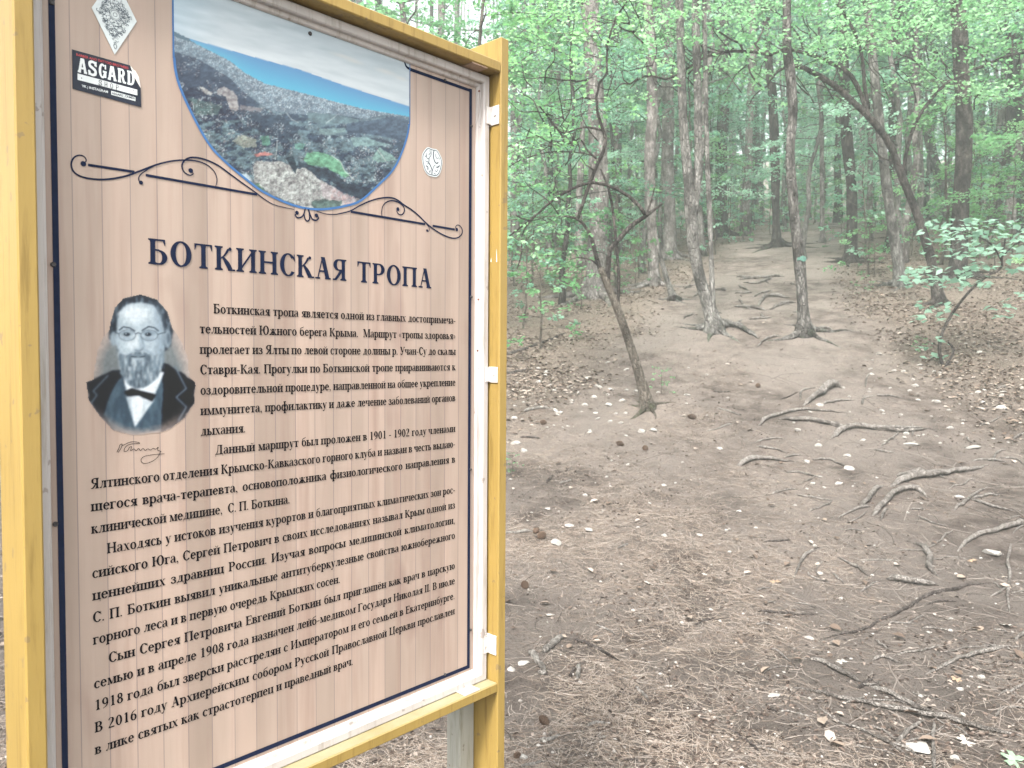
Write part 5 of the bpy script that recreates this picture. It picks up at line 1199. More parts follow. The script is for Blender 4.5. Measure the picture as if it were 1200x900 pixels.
# leaning stub
e, g, D = trunk_tree('leaning_stub', 'short thin leaning stub rising from a crumbling base left of the forked tree', [(789, 352, 8), (784, 335, 6), (778, 315, 5.5), (773, 297, 4.5), (770, 278, 3)], M_BK1, top=0)
g = on_ground(787, 353); V, F = rock_verts(9, 1); m_ = np_mesh('rotten_base', V * [.17, .14, .11], F, [M_BK3], None, True); o = link('rotten_base', m_, e); o.location = (.02, 0, .02)

# ---- leaves on the near crooked and arching trees
def twig_leaves(e, g, D, px_pts, nsp, L0, lsize, per, mat, depth=.8):
    Ps = []; As = []; Ss = []; Ts = []; parts = []
    for _ in range(nsp):
        k = rnd.randrange(len(px_pts)); x, y = px_pts[k]; p = at(x + rnd.gauss(0, 9), y + rnd.gauss(0, 9), D + rnd.gauss(0, depth * .5)) - g
        a = rnd.random() * 6.28; cl = rnd.gauss(.55, .2)
        A, B, C, Dn = sprays(p, (math.cos(a), math.sin(a), rnd.gauss(.1, .25)), L0 * (.6 + .8 * rnd.random()), per, lsize); Ps.append(A); As.append(B); Ss.append(C); Ts.append(np.clip(cl + .12 * rng.normal(0, 1, len(A)), 0, 1)); parts.append(tube(Dn, [.0045, .0035, .002, .001], 3, 0))
    V, F = join(parts); o = link('twigs', np_mesh('twigs', V, F, [M_BK4]), e); o['kind'] = 'stuff'
    o = crown_obj('crown', np.vstack(Ps), np.concatenate(As), np.concatenate(Ss), mat, e, .45, np.concatenate(Ts)); o['kind'] = 'stuff'
pc = [(x, y) for x in range(600, 760, 14) for y in range(-40, 250, 18) if rnd.random() < .8 - .0042 * y]
twig_leaves(tC, gC, DC, pc, 140, .42, .060, 15, M_LF2, 1.6)
pd_ = [(x, y) for x in range(770, 1215, 16) for y in range(-60, 110, 14) if rnd.random() < .85 - .007 * max(y, 0)] + [(1150, 110), (1180, 100), (1110, 130), (1120, 60)]
twig_leaves(tD, gD, DD, pd_, 520, .62, .070, 20, M_LF1, 2.4)

def fine_twigs(e, g, D, boxes, n_, seed):
    q8 = random.Random(seed); parts = []
    for _ in range(n_):
        x0, y0, x1, y1 = boxes[q8.randrange(len(boxes))]; x, y = q8.uniform(x0, x1), q8.uniform(y0, y1); a = q8.gauss(math.pi * .75, .9); ln = q8.uniform(25, 80); ps = []; cv = q8.uniform(-.5, .5)
        for j in range(5):
            ps.append(at(x, y, D + q8.gauss(0, .08)) - g); aa = a + cv * j * .4 + q8.gauss(0, .25); x += math.cos(aa) * ln / 4; y -= math.sin(aa) * ln / 4
        Q = smooth_path(np.array(ps), 14); r = q8.uniform(1.0, 2.2) / 2 / F_PX * D; parts.append(tube(Q, np.linspace(r, r * .3, 14), 5, .1, _))
    V, F = join(parts); o = link('fine_branches', np_mesh('fine_branches', V, F, [M_BK3]), e); o['kind'] = 'stuff'
fine_twigs(tD, gD, DD, [(800, 40, 960, 110), (930, 40, 1060, 130), (1060, 60, 1190, 150), (760, 60, 860, 110)], 75, 3)
fine_twigs(tC, gC, DC, [(620, 60, 720, 190), (600, 160, 700, 260), (690, 20, 760, 120)], 40, 4)
pc2 = [(x, y) for x in range(600, 690, 12) for y in range(120, 320, 14) if rnd.random() < .6]
twig_leaves(tC, gC, DC, pc2, 50, .36, .055, 12, M_LF1, 1.8)

# ---- the big-leaved sapling on the right bank and low sprigs
g = on_ground(1106, 429); e = empty('sapling', g); tag(e, 'curved young sapling with sprays of broad pale leaves on the right bank', 'sapling')
D = g[1]
def pxline(ps): return np.array([at(x, y, D + (dz if len(q_) > 3 else 0)) - g for q_ in ps for (x, y, w_, dz) in [tuple(q_) + (0,) * (4 - len(q_))]]), np.array([q_[2] / 2 * D / F_PX for q_ in ps])
for nm, ps in (('stem', [(1105.6, 432, 4), (1101, 411, 4), (1104, 391, 3.6), (1115.7, 367.7, 3.4), (1136, 341.7, 3), (1156, 324, 3), (1173, 314, 2.8), (1174, 302, 2.4), (1178, 280, 1.8)]), ('branch', [(1107, 430, 3), (1115.7, 416.7, 3), (1117, 408, 2.6), (1111, 401, 2)]),
               ('branch', [(1174, 306, 2), (1160, 285, 1.6), (1130, 272, 1.3), (1100, 268, .8)]), ('branch', [(1150, 328, 1.8), (1120, 322, 1.4), (1080, 320, .8)]), ('branch', [(1175, 300, 1.8), (1192, 285, 1.6), (1215, 280, 1.2)])):
    P, Rr = pxline(ps); Q = smooth_path(np.column_stack([P, Rr]), 30); tube_obj(nm, [tube(Q[:, :3], Q[:, 3], 7, .1, 3)], M_BK3, e)
Ps = []; As = []; Ss = []; 
for x0, y0, x1, y1, n_ in ((1082, 256, 1215, 300, 190), (1052, 312, 1160, 338, 110), (1072, 352, 1118, 378, 34), (1158, 352, 1192, 372, 16), (1120, 288, 1205, 318, 50), (1074, 395, 1112, 420, 16), (1185, 340, 1215, 350, 12)):
    for _ in range(n_):
        x = rnd.uniform(x0, x1); y = rnd.uniform(y0, y1); Ps.append(at(x, y, D + rnd.gauss(0, .45)) - g); As.append(rnd.random() * 6.28); Ss.append(.085 + .055 * rnd.random())
o = crown_obj('leaves', np.array(Ps), np.array(As), np.array(Ss), M_LF4, e, .28, None, .70); o['kind'] = 'stuff'

# ---- bushes and seedlings at their places
for k, (x, y, b, s, lb) in enumerate([(872, 283, 0, 1.5, 'leafy bush behind the roots in the gap right of the forked tree'), (902, 276, 1, 1.3, 'low bush with pale leaves beside the mossy-footed trunk'), (635, 408, 1, 1.15, 'low feathery bush lowest on the left bank beside the board'), (612, 385, 0, 1.1, 'small green bush touching the edge of the board'),
    (680, 362, 1, .95, 'small green bush at the foot of the broad pale trunk'), (625, 345, 2, 1.15, 'taller bush at the top of the left bank next to the board'), (662, 338, 0, 1.2, 'leafy bush on the crest of the left bank'), (1025, 322, 1, .6, 'low green sprig left of the slim leaning trunk'), (1012, 345, 1, .35, 'tiny seedling on the leafy right bank'),
    (1185, 300, 2, .9, 'leafy bush at the right edge of the frame'), (1160, 292, 0, 1.1, 'leafy bush behind the sapling'), (745, 338, 1, .7, 'low bush between the two straight pinkish trunks'), (1068, 300, 0, .7, 'low bush left of the thick dark trunk'), (775, 462, 1, .28, 'tiny green seedling at the foot of the crooked tree'), (725, 345, 1, .5, 'tiny bush right of the broad pale trunk'),
    (985, 290, 1, .8, 'low bush between the thin whitish trunk and the brown-grey trunk'), (935, 272, 0, 1.0, 'bush beyond the paint-marked tree'), (640, 322, 1, 1.5, 'spreading bush on the crest just right of the board'), (603, 335, 0, 1.4, 'bush half hidden behind the right post of the board'), (718, 312, 0, 1.2, 'bush behind the broad pale trunk'), (1165, 318, 1, .8, 'low leafy bush below the sapling leaves'), (1140, 285, 0, 1.2, 'bush between the thick dark trunk and the right edge'), (1040, 288, 1, 1.1, 'bush behind the slim leaning trunk'), (600, 555, 1, .16, 'tiny green sprig beside the post edge'), (1078, 415, 1, .22, 'tiny pale seedling left of the sapling foot')]):
    g = on_ground(x, y); plant(BUSH[b], g, rnd.random() * 6, s, lb, 'bush' if s > .45 else 'seedling', 'bush' if s > .45 else 'seedling')

# ---- trees further back: trunks and understorey, copied individually
def ring_place(n, ymin, ymax, amin, amax, seed, mind):
    q = random.Random(seed); out = []; tries = 0
    while len(out) < n and tries < 6000:
        tries += 1; r = math.exp(q.uniform(math.log(ymin), math.log(ymax))); a = math.radians(q.uniform(amin, amax)); x, y = r * math.sin(a), r * math.cos(a)
        if abs(x - float(path_x(y))) < float(path_w(y)) * .9 + .3 and y < 28: continue
        if any((x - u) ** 2 + (y - v) ** 2 < (mind * (1 + r / 40)) ** 2 for u, v in out): continue
        out.append((x, y))
    return out
def far_trunk(seed, mat, r, hgt):
    q = np.random.default_rng(seed); n = 14; z = np.linspace(-.3, hgt, n); wb = np.cumsum(q.normal(0, .07, (n, 2)), 0); P = np.column_stack([wb - wb[1], z]); rr = r * (1 - .6 * np.linspace(0, 1, n)); rr[0] *= 1.35
    v, q_, t = tube(P, rr, 9, .15, seed); return np_mesh('trunk', v, [q_, t], [mat])
FT = [far_trunk(1, M_BK2, .13, 18), far_trunk(2, M_BK3, .12, 18), far_trunk(3, M_BK1, .09, 18), far_trunk(4, M_BK2, .07, 18), far_trunk(5, M_BK3, .14, 18), far_trunk(6, M_BK2, .10, 18), far_trunk(7, M_BK1, .06, 18)]
for k, (x, y) in enumerate(ring_place(190, 22, 68, -40, 42, 8, .9)):
    e = empty('pine_tree', (x, y, float(H(x, y)) - .05), rnd.random() * 6); s = .8 + .5 * rnd.random(); e.scale = (s, s, 1); tag(e, 'distant straight trunk fading among the hazy green of the wood', 'tree', 'distant trunks in the wood')
    link('trunk', FT[k % 7], e)
    if not -15 < math.degrees(math.atan2(x, y)) < 2.5: add_high(e, k % 4)
for k, (x, y) in enumerate(ring_place(240, 17.5, 75, -42, 42, 19, 1.05)):
    az = math.degrees(math.atan2(x, y))
    if y < 21 and -2 < az < 26: continue
    if -14 < az < .5 and rnd.random() < .8: continue
    p = PROTO[rnd.choice([0, 1, 2, 3, 4, 1, 3])]; plant(p, (x, y, float(H(x, y)) - .05), rnd.random() * 6.28, .75 + .5 * rnd.random(), 'leafy understorey tree merging into the pale green background', 'tree', 'broadleaf_tree', 'leafy trees of the wood behind')
for x, y, p, s, lb in ((-.6, 12.5, 0, .95, 'fresh green leafy tree directly behind the right post of the board'), (1.0, 15.2, 4, .8, 'leafy tree on the left bank behind the crooked tree'), (-2.2, 13.5, 3, .85, 'tall leafy tree seen above the top beam'), (10.5, 15.0, 0, .9, 'leafy tree behind the sapling at right'), (12.5, 13.5, 4, .9, 'leafy tree at the right edge above the bank'),
                   (7.4, 19.5, 1, .8, 'leafy tree beyond the brown-grey trunk'), (3.2, 19.0, 1, .85, 'leafy tree behind the pinkish trunks'), (9.0, 17.5, 3, .8, 'tall leafy tree behind the thick dark trunk'), (1.8, 20.5, 3, .9, 'tall leafy tree behind the broad pale trunk'), (5.3, 23.0, 0, .9, 'leafy tree closing the view at the top of the path')):
    plant(PROTO[p], (x, y, float(H(x, y)) - .05), rnd.random() * 6.28, s, lb)
for k, (x, y) in enumerate(ring_place(120, 16.5, 50, -6, 40, 77, .7)):
    plant(BUSH[k % 3], (x, y, float(H(x, y)) - .03), rnd.random() * 6.28, .8 + .7 * rnd.random(), 'low leafy bush under the trees at the back of the clearing', 'bush', 'bush', 'bushes under the distant trees')

# ---- the far-off wood, reading as one mass of pale leaves
n = 95000; r = 30 + 80 * rng.random(n) ** .9; az = np.radians(-44 + 88 * rng.random(n)); x = r * np.sin(az); y = r * np.cos(az)
hh = 16 * rng.random(n) ** 1.1; keep = (fbm(x * .22 + 30, hh * .33 + y * .05, 55, 3) + .22 * (hh < 6) > .45) & ~((np.degrees(az) > -15) & (np.degrees(az) < 1.5) & (hh > 5))
x, y, hh = x[keep], y[keep], hh[keep]; n = len(x)
V, F, t = leaves_mesh('x', np.column_stack([x, y, H(x, y) + .1 + hh]), rng.random(n) * 6.28, .22 + .2 * rng.random(n), M_LF3, .6)
tag(link('distant_foliage', np_mesh('distant_foliage', V, F, [M_LF3], None, False, {'tint': ('POINT', 'FLOAT', t)})), 'hazy mass of pale green foliage closing the far side of the wood', kind='stuff')
# ------------------------------------------------------------------ roots, sticks, stones, cones lying on the ground
M_ROOT = m_bark('root_bark', (.17, .148, .13), (.33, .297, .268), (.47, .43, .395), 2.4, None, .2)
M_STK = m_bark('dry_stick', (.20, .18, .16), (.34, .31, .28), (.47, .44, .40), 2.5, None, .1)
M_DSTK = m_bark('dark_stick', (.06, .05, .045), (.13, .11, .10), (.22, .19, .17), 2.5, None, .2)
def laid(name, label, cat, pts, w0, w1, mat, x0=0, y0=0, s=1.0, sink=-.1, group=None, lump=.35, knob=0.0, parent=None):
    P = crop(pts, x0, y0, s); G_ = np.array([on_ground(*p) for p in P]); n = max(10, int(np.linalg.norm(np.diff(G_, axis=0), axis=1).sum() * 28)); n = min(n, 90)
    Q = smooth_path(G_, n); t = np.linspace(0, 1, n); mid = G_[len(G_) // 2]; D = mid[1]
    wob = .012 * (vnoise(t * 9, t * 0 + len(name) + P[0][0], 3) - .5) * min(1, w0 / 5); Q[:, 0] += wob * 1.5; Q[:, 1] += wob
    r = (w0 + (w1 - w0) * t) / 2 / F_PX * D * 1.3; r = r * np.clip(np.minimum(t * 6 + .30, (1 - t) * 5 + .15), 0, 1)
    Q[:, 2] = H(Q[:, 0], Q[:, 1]) + r * (1 - 2 * sink) + knob * np.sin(t * math.pi) ** 2 * r - (1.1 * r * (1 - np.clip(np.minimum(t, 1 - t) * 7, 0, 1)) if name == 'root' else 0) + r * .35 * (vnoise(t * 7, t * 0 + P[0][1], 5) - .5)
    loc = Q[n // 2].copy(); loc[2] = float(H(loc[0], loc[1])); V, F, T = tube(Q - loc, r, 8, lump, int(P[0][0]))
    o = link(name, np_mesh(name, V, [F, T], [mat]), parent)
    if parent is None: o.location = loc; tag(o, label, cat, group)
    else: o.location = loc - np.array(parent.location)
    return o
A7 = dict(x0=860, y0=400, s=3.529); A8 = dict(x0=860, y0=640, s=3.4615); A5 = dict(x0=780, y0=180, s=3.75); B2 = dict(x0=590, y0=660, s=3.75); B1 = dict(x0=590, y0=440, s=3.75)
RT = [('thick stubby grey root with a dark broken end, below the seedlings', [(285, 268), (340, 235), (385, 205), (430, 188), (455, 197)], 3, 8, A7),
 ('thin curved root just below the stubby dark-ended root', [(100, 350), (150, 318), (230, 296), (300, 285), (400, 292), (470, 294)], 3.5, 1.5, A7),
 ('long root running into the wide pale root from the left', [(175, 322), (260, 332), (360, 342), (440, 352), (475, 360)], 3, 4, A7),
 ('widest pale root lying across the middle of the slope', [(400, 405), (440, 378), (500, 362), (600, 368), (680, 378), (760, 372), (800, 362), (845, 375)], 5.5, 1.8, A7),
 ('thin root lying along the top of the widest pale root', [(590, 352), (640, 358), (720, 364), (785, 356)], 2.4, 2, A7),
 ('isolated pale tapering root left of the white pebbles', [(15, 518), (80, 495), (140, 492), (200, 500), (270, 500)], 5.5, 1.2, A7),
 ('short root above the long bright right-hand root', [(670, 558), (730, 548), (790, 532)], 2, 4, A7),
 ('long bright root sloping down from the right bank', [(650, 600), (720, 580), (820, 565), (900, 548), (1000, 530), (1050, 508)], 6.5, 3, A7),
 ('pale root forking down to the left of the bent grey root', [(525, 695), (560, 655), (600, 610), (625, 600)], 3.5, 4, A7),
 ('grey root bent like a hook in the middle of the right side', [(575, 722), (620, 680), (670, 635), (720, 618), (770, 625), (800, 647)], 4, 5, A7),
 ('short pale root tip beneath the hooked grey root', [(608, 742), (620, 715), (640, 690)], 3, 2, A7),
 ('thin dark root left of the hooked grey root', [(430, 730), (500, 700), (575, 685)], 1.6, 2.4, A7),
 ('root with spread fingers, stem pointing down left', [(910, 700), (960, 665), (990, 640), (1050, 600)], 3, 1.6, A7),
 ('upper finger of the spread-fingered root', [(985, 650), (1050, 640), (1100, 635)], 2.4, 1.6, A7), ('lower finger of the spread-fingered root', [(985, 655), (1060, 685), (1170, 705)], 2.8, 1.6, A7),
 ('smooth curved root at the right edge, halfway down', [(925, 870), (960, 835), (1010, 808), (1080, 795), (1150, 770), (1230, 735)], 3, 5, A7),
 ('thin straight root near the right edge above the spread-fingered root', [(980, 500), (1060, 495), (1130, 500)], 1.6, 2.2, A7), ('small upward hook of root on the right bank', [(1070, 500), (1090, 465), (1130, 450)], 2.2, 1.6, A7),
 ('short curved root standing upright near the picture centre right', [(245, 125), (265, 80), (295, 35), (345, 10)], 1.6, 3.2, A8),
 ('short thick pale root with a cut look above the long dark branch', [(620, 135), (700, 152), (790, 160), (835, 162)], 6, 4, A8),
 ('knotted mossy root near the right edge', [(735, -8), (778, 20), (797, 60), (790, 95), (832, 125)], 5, 5, A8),
 ('fine chain of pale root left of the knotted mossy root', [(420, 42), (480, 80), (510, 95), (545, 122)], 1.4, 3, A8),
 ('wavy root running straight down along the right edge', [(1125, -10), (1110, 60), (1120, 120), (1110, 200), (1118, 275)], 2.6, 2.2, A8),
 ('tapering pale root low on the right, rising to the right', [(770, 525), (850, 490), (920, 460), (1000, 440), (1060, 425), (1105, 405)], 2, 4.5, A8), ('small pale root end at the right edge', [(1140, 385), (1200, 352)], 2.5, 3.5, A8),
 ('small curled root between the long dark branch and the pale root', [(565, 460), (620, 458), (690, 478)], 3, 1.6, A8),
 ('upper half of the jointed root in the lower right', [(300, 460), (370, 480), (420, 510), (480, 540), (525, 552)], 3.4, 5, A8), ('lower half of the jointed root in the lower right', [(550, 570), (610, 590), (680, 630), (760, 670), (845, 690)], 4.4, 4, A8),
 ('longest root, crossing the lower right corner', [(250, 572), (350, 595), (450, 625), (560, 650), (700, 675), (850, 700), (950, 730), (1050, 755), (1200, 782)], 3.2, 5, A8),
 ('root branching down left from the longest root', [(655, 800), (710, 755), (775, 705)], 4.4, 2.8, A8), ('straight root pointing down from the longest root to the bottom edge', [(812, 708), (808, 800), (815, 930)], 3, 3.6, A8),
 ('thin root parallel below the longest root', [(340, 645), (400, 700), (480, 735), (560, 770), (640, 810), (745, 872)], 1.6, 3, A8),
 ('short root ending beside the pale stone slab at the bottom', [(640, 800), (700, 825), (745, 852)], 1.6, 3, A8),
 ('dark root step highest on the path', [(320, 555), (420, 550), (525, 540)], 1.8, 2.4, A5), ('second root step on the upper path', [(340, 567), (410, 572), (470, 548)], 1.6, 2, A5), ('short root left of centre on the upper path', [(300, 615), (345, 618), (385, 612)], 1.6, 2, A5),
 ('low root across the path right of the forked tree', [(300, 672), (370, 682), (445, 690)], 2, 3, A5), ('arched root on the path beside the paint-marked tree', [(405, 672), (430, 640), (470, 630), (560, 636)], 2.4, 3.4, A5), ('root sloping to the foot of the paint-marked tree', [(470, 672), (520, 662), (575, 655)], 2, 2.4, A5),
 ('thin root on the path below the paint-marked tree', [(400, 852), (450, 815), (515, 800)], 1.6, 2, A5), ('root running right from the foot of the paint-marked tree', [(640, 795), (700, 770), (745, 780)], 3, 1.6, A5), ('short dark root beside the forked tree', [(212, 600), (265, 604)], 1.6, 3, A5)]
for lb, pts, w0, w1, kw in RT: laid('root', lb, 'root', pts, w0, w1, M_ROOT, group='tree roots exposed on the trodden slope', knob=.5, **kw)
laid('surface_root', None, None, [(232, 748), (275, 760), (320, 772), (362, 790), (408, 815)], 6, 2.5, M_BK1, parent=tA, knob=.5, **A5)
q = random.Random(57)
for k in range(84):
    if k < 66: x = q.uniform(880, 1195); y = 455 + 430 * q.random()
    else: x = q.uniform(800, 930); y = q.uniform(318, 375)
    ln = q.uniform(18, 75) * (.45 + .55 * (y - 300) / 500); a = q.gauss(-.45, .5) if q.random() < .65 else q.gauss(.5, .4); cv = q.uniform(-.5, .5); pts = [(x, y)]
    for j in range(4):
        aa = a + cv * (j - 1.5) * .5 + q.gauss(0, .22); pts.append((pts[-1][0] + math.cos(aa) * ln / 4, pts[-1][1] + math.sin(aa) * ln / 4 * .55))
    laid('root', 'thin root strand lying between the larger roots of the slope', 'root', pts, q.uniform(1.0, 2.4), q.uniform(.8, 1.5), M_ROOT, group='thin root strands netted over the slope', knob=.4)
SKS = [('long dark branch lying diagonally across the right of the path', [(360, 380), (430, 360), (520, 342), (600, 300), (680, 262), (760, 215), (850, 185), (950, 160), (1040, 150)], 2, 4, M_DSTK, A8),
 ('short straight dark stick near the centre of the path', [(100, 265), (180, 272), (260, 280), (345, 283)], 2.8, 1.8, M_DSTK, A8), ('thin dark stick just below the right end of the long dark branch', [(785, 238), (840, 225), (905, 225)], 2, 1.6, M_DSTK, A8), ('short crossing stick on the jointed root', [(500, 580), (530, 560), (567, 540)], 3.4, 2, M_DSTK, A8),
 ('thin bent dark stick left of the longest root', [(110, 625), (180, 680)], 1.4, 1.6, M_DSTK, A8), ('thin pale stick joining the bent dark stick', [(180, 668), (310, 692)], 1.4, 1.6, M_STK, A8), ('thin dark stick at the bottom middle', [(0, 755), (50, 790), (112, 842)], 1.4, 2.4, M_DSTK, A8), ('dark stick at the right edge beside the pale tapering root', [(1091, 475), (1190, 477)], 2, 2, M_DSTK, A8), ('thin straight twig above the short thick pale root', [(515, 55), (600, 58), (680, 62)], 1.4, 1.4, M_STK, A8),
 ('thick pale cut stick pointing up right near the board', [(170, 392), (262, 325)], 6.5, 6, M_STK, B2), ('flat pale stick leaning towards the thick cut stick', [(115, 388), (150, 435), (187, 487)], 5.5, 5, M_STK, B2), ('slim dark stick right of the thick cut stick', [(310, 335), (400, 370), (515, 432)], 3.4, 2.4, M_DSTK, B2), ('short pale stub below the slim dark stick', [(335, 450), (325, 515)], 4.5, 4, M_STK, B2),
 ('short dark stub leaning on the pale stub', [(315, 462), (290, 505)], 3.2, 2.6, M_DSTK, B2), ('stick with a dark knob at its lower end', [(575, 540), (637, 602)], 2, 3.4, M_STK, B2), ('curved bark-like stick low beside the board', [(370, 720), (400, 706), (455, 703)], 3.4, 2.6, M_STK, B2), ('pale forked stick low beside the board', [(150, 785), (200, 780), (255, 755)], 4, 3.4, M_STK, B2), ('pale stick at the bottom edge by the post', [(75, 895), (175, 873)], 3, 3, M_STK, B2),
 ('thin pale stick above the slim dark stick', [(405, 272), (495, 318)], 1.6, 2, M_STK, B2), ('short white chip of wood beside the pale leaning stick', [(150, 491), (190, 490)], 4.5, 4, M_STK, B2), ('thin grey twig on the path above the needles', [(835, 277), (932, 240)], 1.6, 1.6, M_DSTK, B2), ('short dark stick at the right of the needle carpet', [(985, 725), (1052, 767)], 1.6, 2.4, M_DSTK, B2), ('thin dark stick at the bottom edge', [(525, 865), (602, 868)], 2.4, 1.8, M_DSTK, B2),
 ('long grey stick ending at the pine cone beside the post', [(-20, 702), (80, 690), (132, 688)], 2.4, 3.2, M_STK, B1), ('pale stick left of the crooked tree foot', [(90, 160), (130, 153), (235, 147)], 3.4, 2, M_STK, B1), ('pale short stick in the middle of the left slope', [(245, 475), (302, 460)], 1.8, 1.8, M_STK, B1), ('dark short stick left of the pale short stick', [(190, 475), (216, 440)], 2.4, 1.6, M_DSTK, B1), ('dark stick on the left slope near the post', [(75, 274), (162, 278)], 2, 2.6, M_DSTK, B1),
 ('pale stick below the thin pale slab', [(500, 762), (552, 740)], 2, 2, M_STK, B1), ('thin stick highest on the path', [(920, 72), (1000, 72)], 1.6, 1.4, M_DSTK, B1), ('thin pale stick upper right of the path', [(940, 145), (1045, 177)], 1.4, 1.8, M_STK, B1), ('twig pointing down left on the upper path', [(890, 246), (1012, 212)], 1.2, 1.8, M_STK, B1), ('thin dark stick on the centre of the path', [(470, 661), (565, 663)], 1.2, 1.4, M_DSTK, B1),
 ('fallen branch across the left bank beside the board', [(-10, 668), (60, 650), (130, 625), (210, 590)], 3, 1.6, M_DSTK, dict(x0=590, y0=180, s=2.814)), ('lower fallen branch on the left bank', [(-10, 725), (50, 720), (90, 712)], 3, 2, M_DSTK, dict(x0=590, y0=180, s=2.814)),
 ('thin forked twig at the bare patch on the right', [(545, 190), (550, 150), (577, 124)], 1.6, 1.2, M_STK, A7), ('short bent pale twig on the bare patch', [(530, 262), (540, 237), (588, 224)], 2.2, 1.6, M_STK, A7), ('angled twig above the stubby root', [(275, 240), (282, 206), (345, 190)], 1.8, 1.6, M_STK, A7), ('dark twig left of the angled twig', [(190, 242), (270, 208)], 1.4, 1.2, M_DSTK, A7), ('dark twig on the path left of the knotted root', [(290, 885), (355, 853)], 1.6, 2.4, M_DSTK, A7), ('short dark twig at the left of the middle path', [(120, 832), (235, 822)], 1.6, 2.2, M_DSTK, A7)]
for lb, pts, w0, w1, mt_, kw in SKS: laid('stick', lb, 'stick', pts, w0, w1, mt_, sink=.12, group='dry sticks lying on the forest floor', lump=.2, **kw)

# stones
M_STN = m_simple('limestone', (.34, .318, .29), .85, .3, 18, .5, .25, 'obj', .01)
M_STG = m_simple('grey_stone', (.36, .34, .31), .85, .22, 18, .5, .25, 'obj', .01)
RV = [np_mesh('stone', *rock_verts(s, 2), [M_STN], None, False) for s in (2, 5, 7, 11, 13)]; RG = [np_mesh('stone', *rock_verts(s, 2), [M_STG], None, False) for s in (4, 8)]
def stone(px, py, wpx, flat, label, kind=0, k=0, asp=1.0):
    g = on_ground(px, py); r = wpx / 2 / F_PX * g[1]; o = link('stone', (RG if kind else RV)[k % (2 if kind else 5)]); o.location = (g[0], g[1], g[2] + r * flat * .25)
    o.scale = (r, r * .8 * asp, r * flat); o.rotation_euler = (rnd.gauss(0, .15), rnd.gauss(0, .15), rnd.gauss(0, .5)); return tag(o, label, 'stone', 'pale stones scattered on the soil')
STN = [(651.3, 637.5, 15, .62, 'large white stone beside the pine cones near the post'), (667, 616.5, 13, .4, 'flat pale stone above right of the white one'), (690, 621, 14, .3, 'long flat white stone on the left of the path'), (778, 628, 7.5, .6, 'small white stone in the middle of the path'), (751.5, 506, 10.5, .6, 'pale stone below the crooked tree'), (766, 504.5, 10.5, .4, 'flat tan stone below the crooked tree'),
 (599, 786, 10.5, .75, 'round white stone against the post'), (613, 778, 18, .35, 'long bent white stone beside the leaning pale stick'), (696, 466, 8.5, .6, 'bluish pale stone above the crooked tree foot'), (685, 475, 9, .5, 'pale stone left of the crooked tree foot'), (713, 475, 10, .5, 'pair-like pale stone at the crooked tree foot'), (691, 507, 6.5, .6, 'small white stone on the left slope'), (851, 622, 6, .6, 'small bright stone on the right of the path'), (604, 520, 12, .5, 'pale stone beside the post, upper'), (614, 529, 10, .6, 'white stone beside the post, lower'),
 (642, 596.5, 8, .35, 'small flat white stone on the left'), (778, 569, 7.5, .5, 'pale stone on the middle path'), (686, 581, 6.5, .7, 'small upright pale stone on the left slope'), (843, 526, 8, .5, 'pale stone on the upper right path'), (805, 463, 9, .3, 'flat white stone high on the path'), (866, 599.5, 7, .5, 'yellowish white stone by the path centre'), (820, 627, 9, .3, 'slanting flat pale stone'),
 (1072.5, 452.5, 8, .6, 'small white stone on the bare patch'), (1047.6, 434.6, 6, .5, 'tiny white stone below the sapling'), (945.5, 542, 9.5, .6, 'white stone in the cluster right of the isolated root'), (993, 534.7, 9.5, .5, 'white stone right of the cluster'), (995, 549, 13, .3, 'flat pale stone below the cluster'), (935, 504, 8, .45, 'small flat white stone left of the widest root'), (958.6, 522.4, 9.5, .45, 'white stone below the widest root'), (952, 567, 7.5, .5, 'white stone under the isolated root'),
 (965.7, 571.4, 5, .5, 'tiny white stone next to its larger neighbour'), (983, 567, 10, .5, 'pale stone between the roots'), (1125, 583, 12, .4, 'bright stone right of the hooked root'), (1171.7, 478.7, 13, .5, 'white stone on the right bank'), (1096.6, 471, 12, .4, 'flat pale stone right of the bare patch'), (960.6, 475, 10, .4, 'pale stone right of the stubby root'), (865.7, 599.5, 5.5, .5, 'tiny bright stone left of centre'), (1067, 521, 18, .25, 'long flat grey-white stone under the widest root'), (1139, 524.7, 18, .25, 'long flat white stone on the right'),
 (1162, 648, 23, .3, 'large flat white stone near the right edge'), (1033.6, 482, 7, .5, 'small pale stone on the slope'), (961, 672.4, 8, .6, 'white stone beside the upright curved root'), (1192, 685, 6, .6, 'tiny white stone at the right edge'), (1114, 739.7, 7.5, .5, 'small white stone below the long branch'), (1149, 794, 11, .5, 'white stone above the longest root'), (1125, 808, 9.5, .5, 'white stone left of its twin above the longest root'), (1134.5, 804.7, 4.5, .5, 'tiny white stone between the twins'),
 (906, 815, 17, .2, 'flat chalky patch-like stone on the path'), (948, 748, 12, .4, 'pale stone at the left end of the long branch'), (1118.6, 888.5, 12, .5, 'rounded pale stone at the bottom right'), (1128.7, 838, 9, .5, 'pale stone touching the longest root'), (1079, 816, 7, .6, 'small greyish stone in the lower right'), (613, 888, 12, .6, 'white stone at the bottom edge by the post')]
for k, (x, y, wd, fl, lb) in enumerate(STN): stone(x, y, wd * .95, fl, lb, 0, k)
stone(1075, 876, 34, .12, 'flat grey stone slab half buried under the thin roots', 1, 0, 1.3)
q = random.Random(31)
for k in range(110):
    x = q.uniform(598, 1198); y = 430 + 465 * q.random() ** 1.3
    stone(x, y, q.uniform(2.2, 5.5), q.uniform(.35, .7), 'very small pale pebble lying on the bare soil', int(q.random() < .25), k)['group'] = 'very small pebbles on the soil'
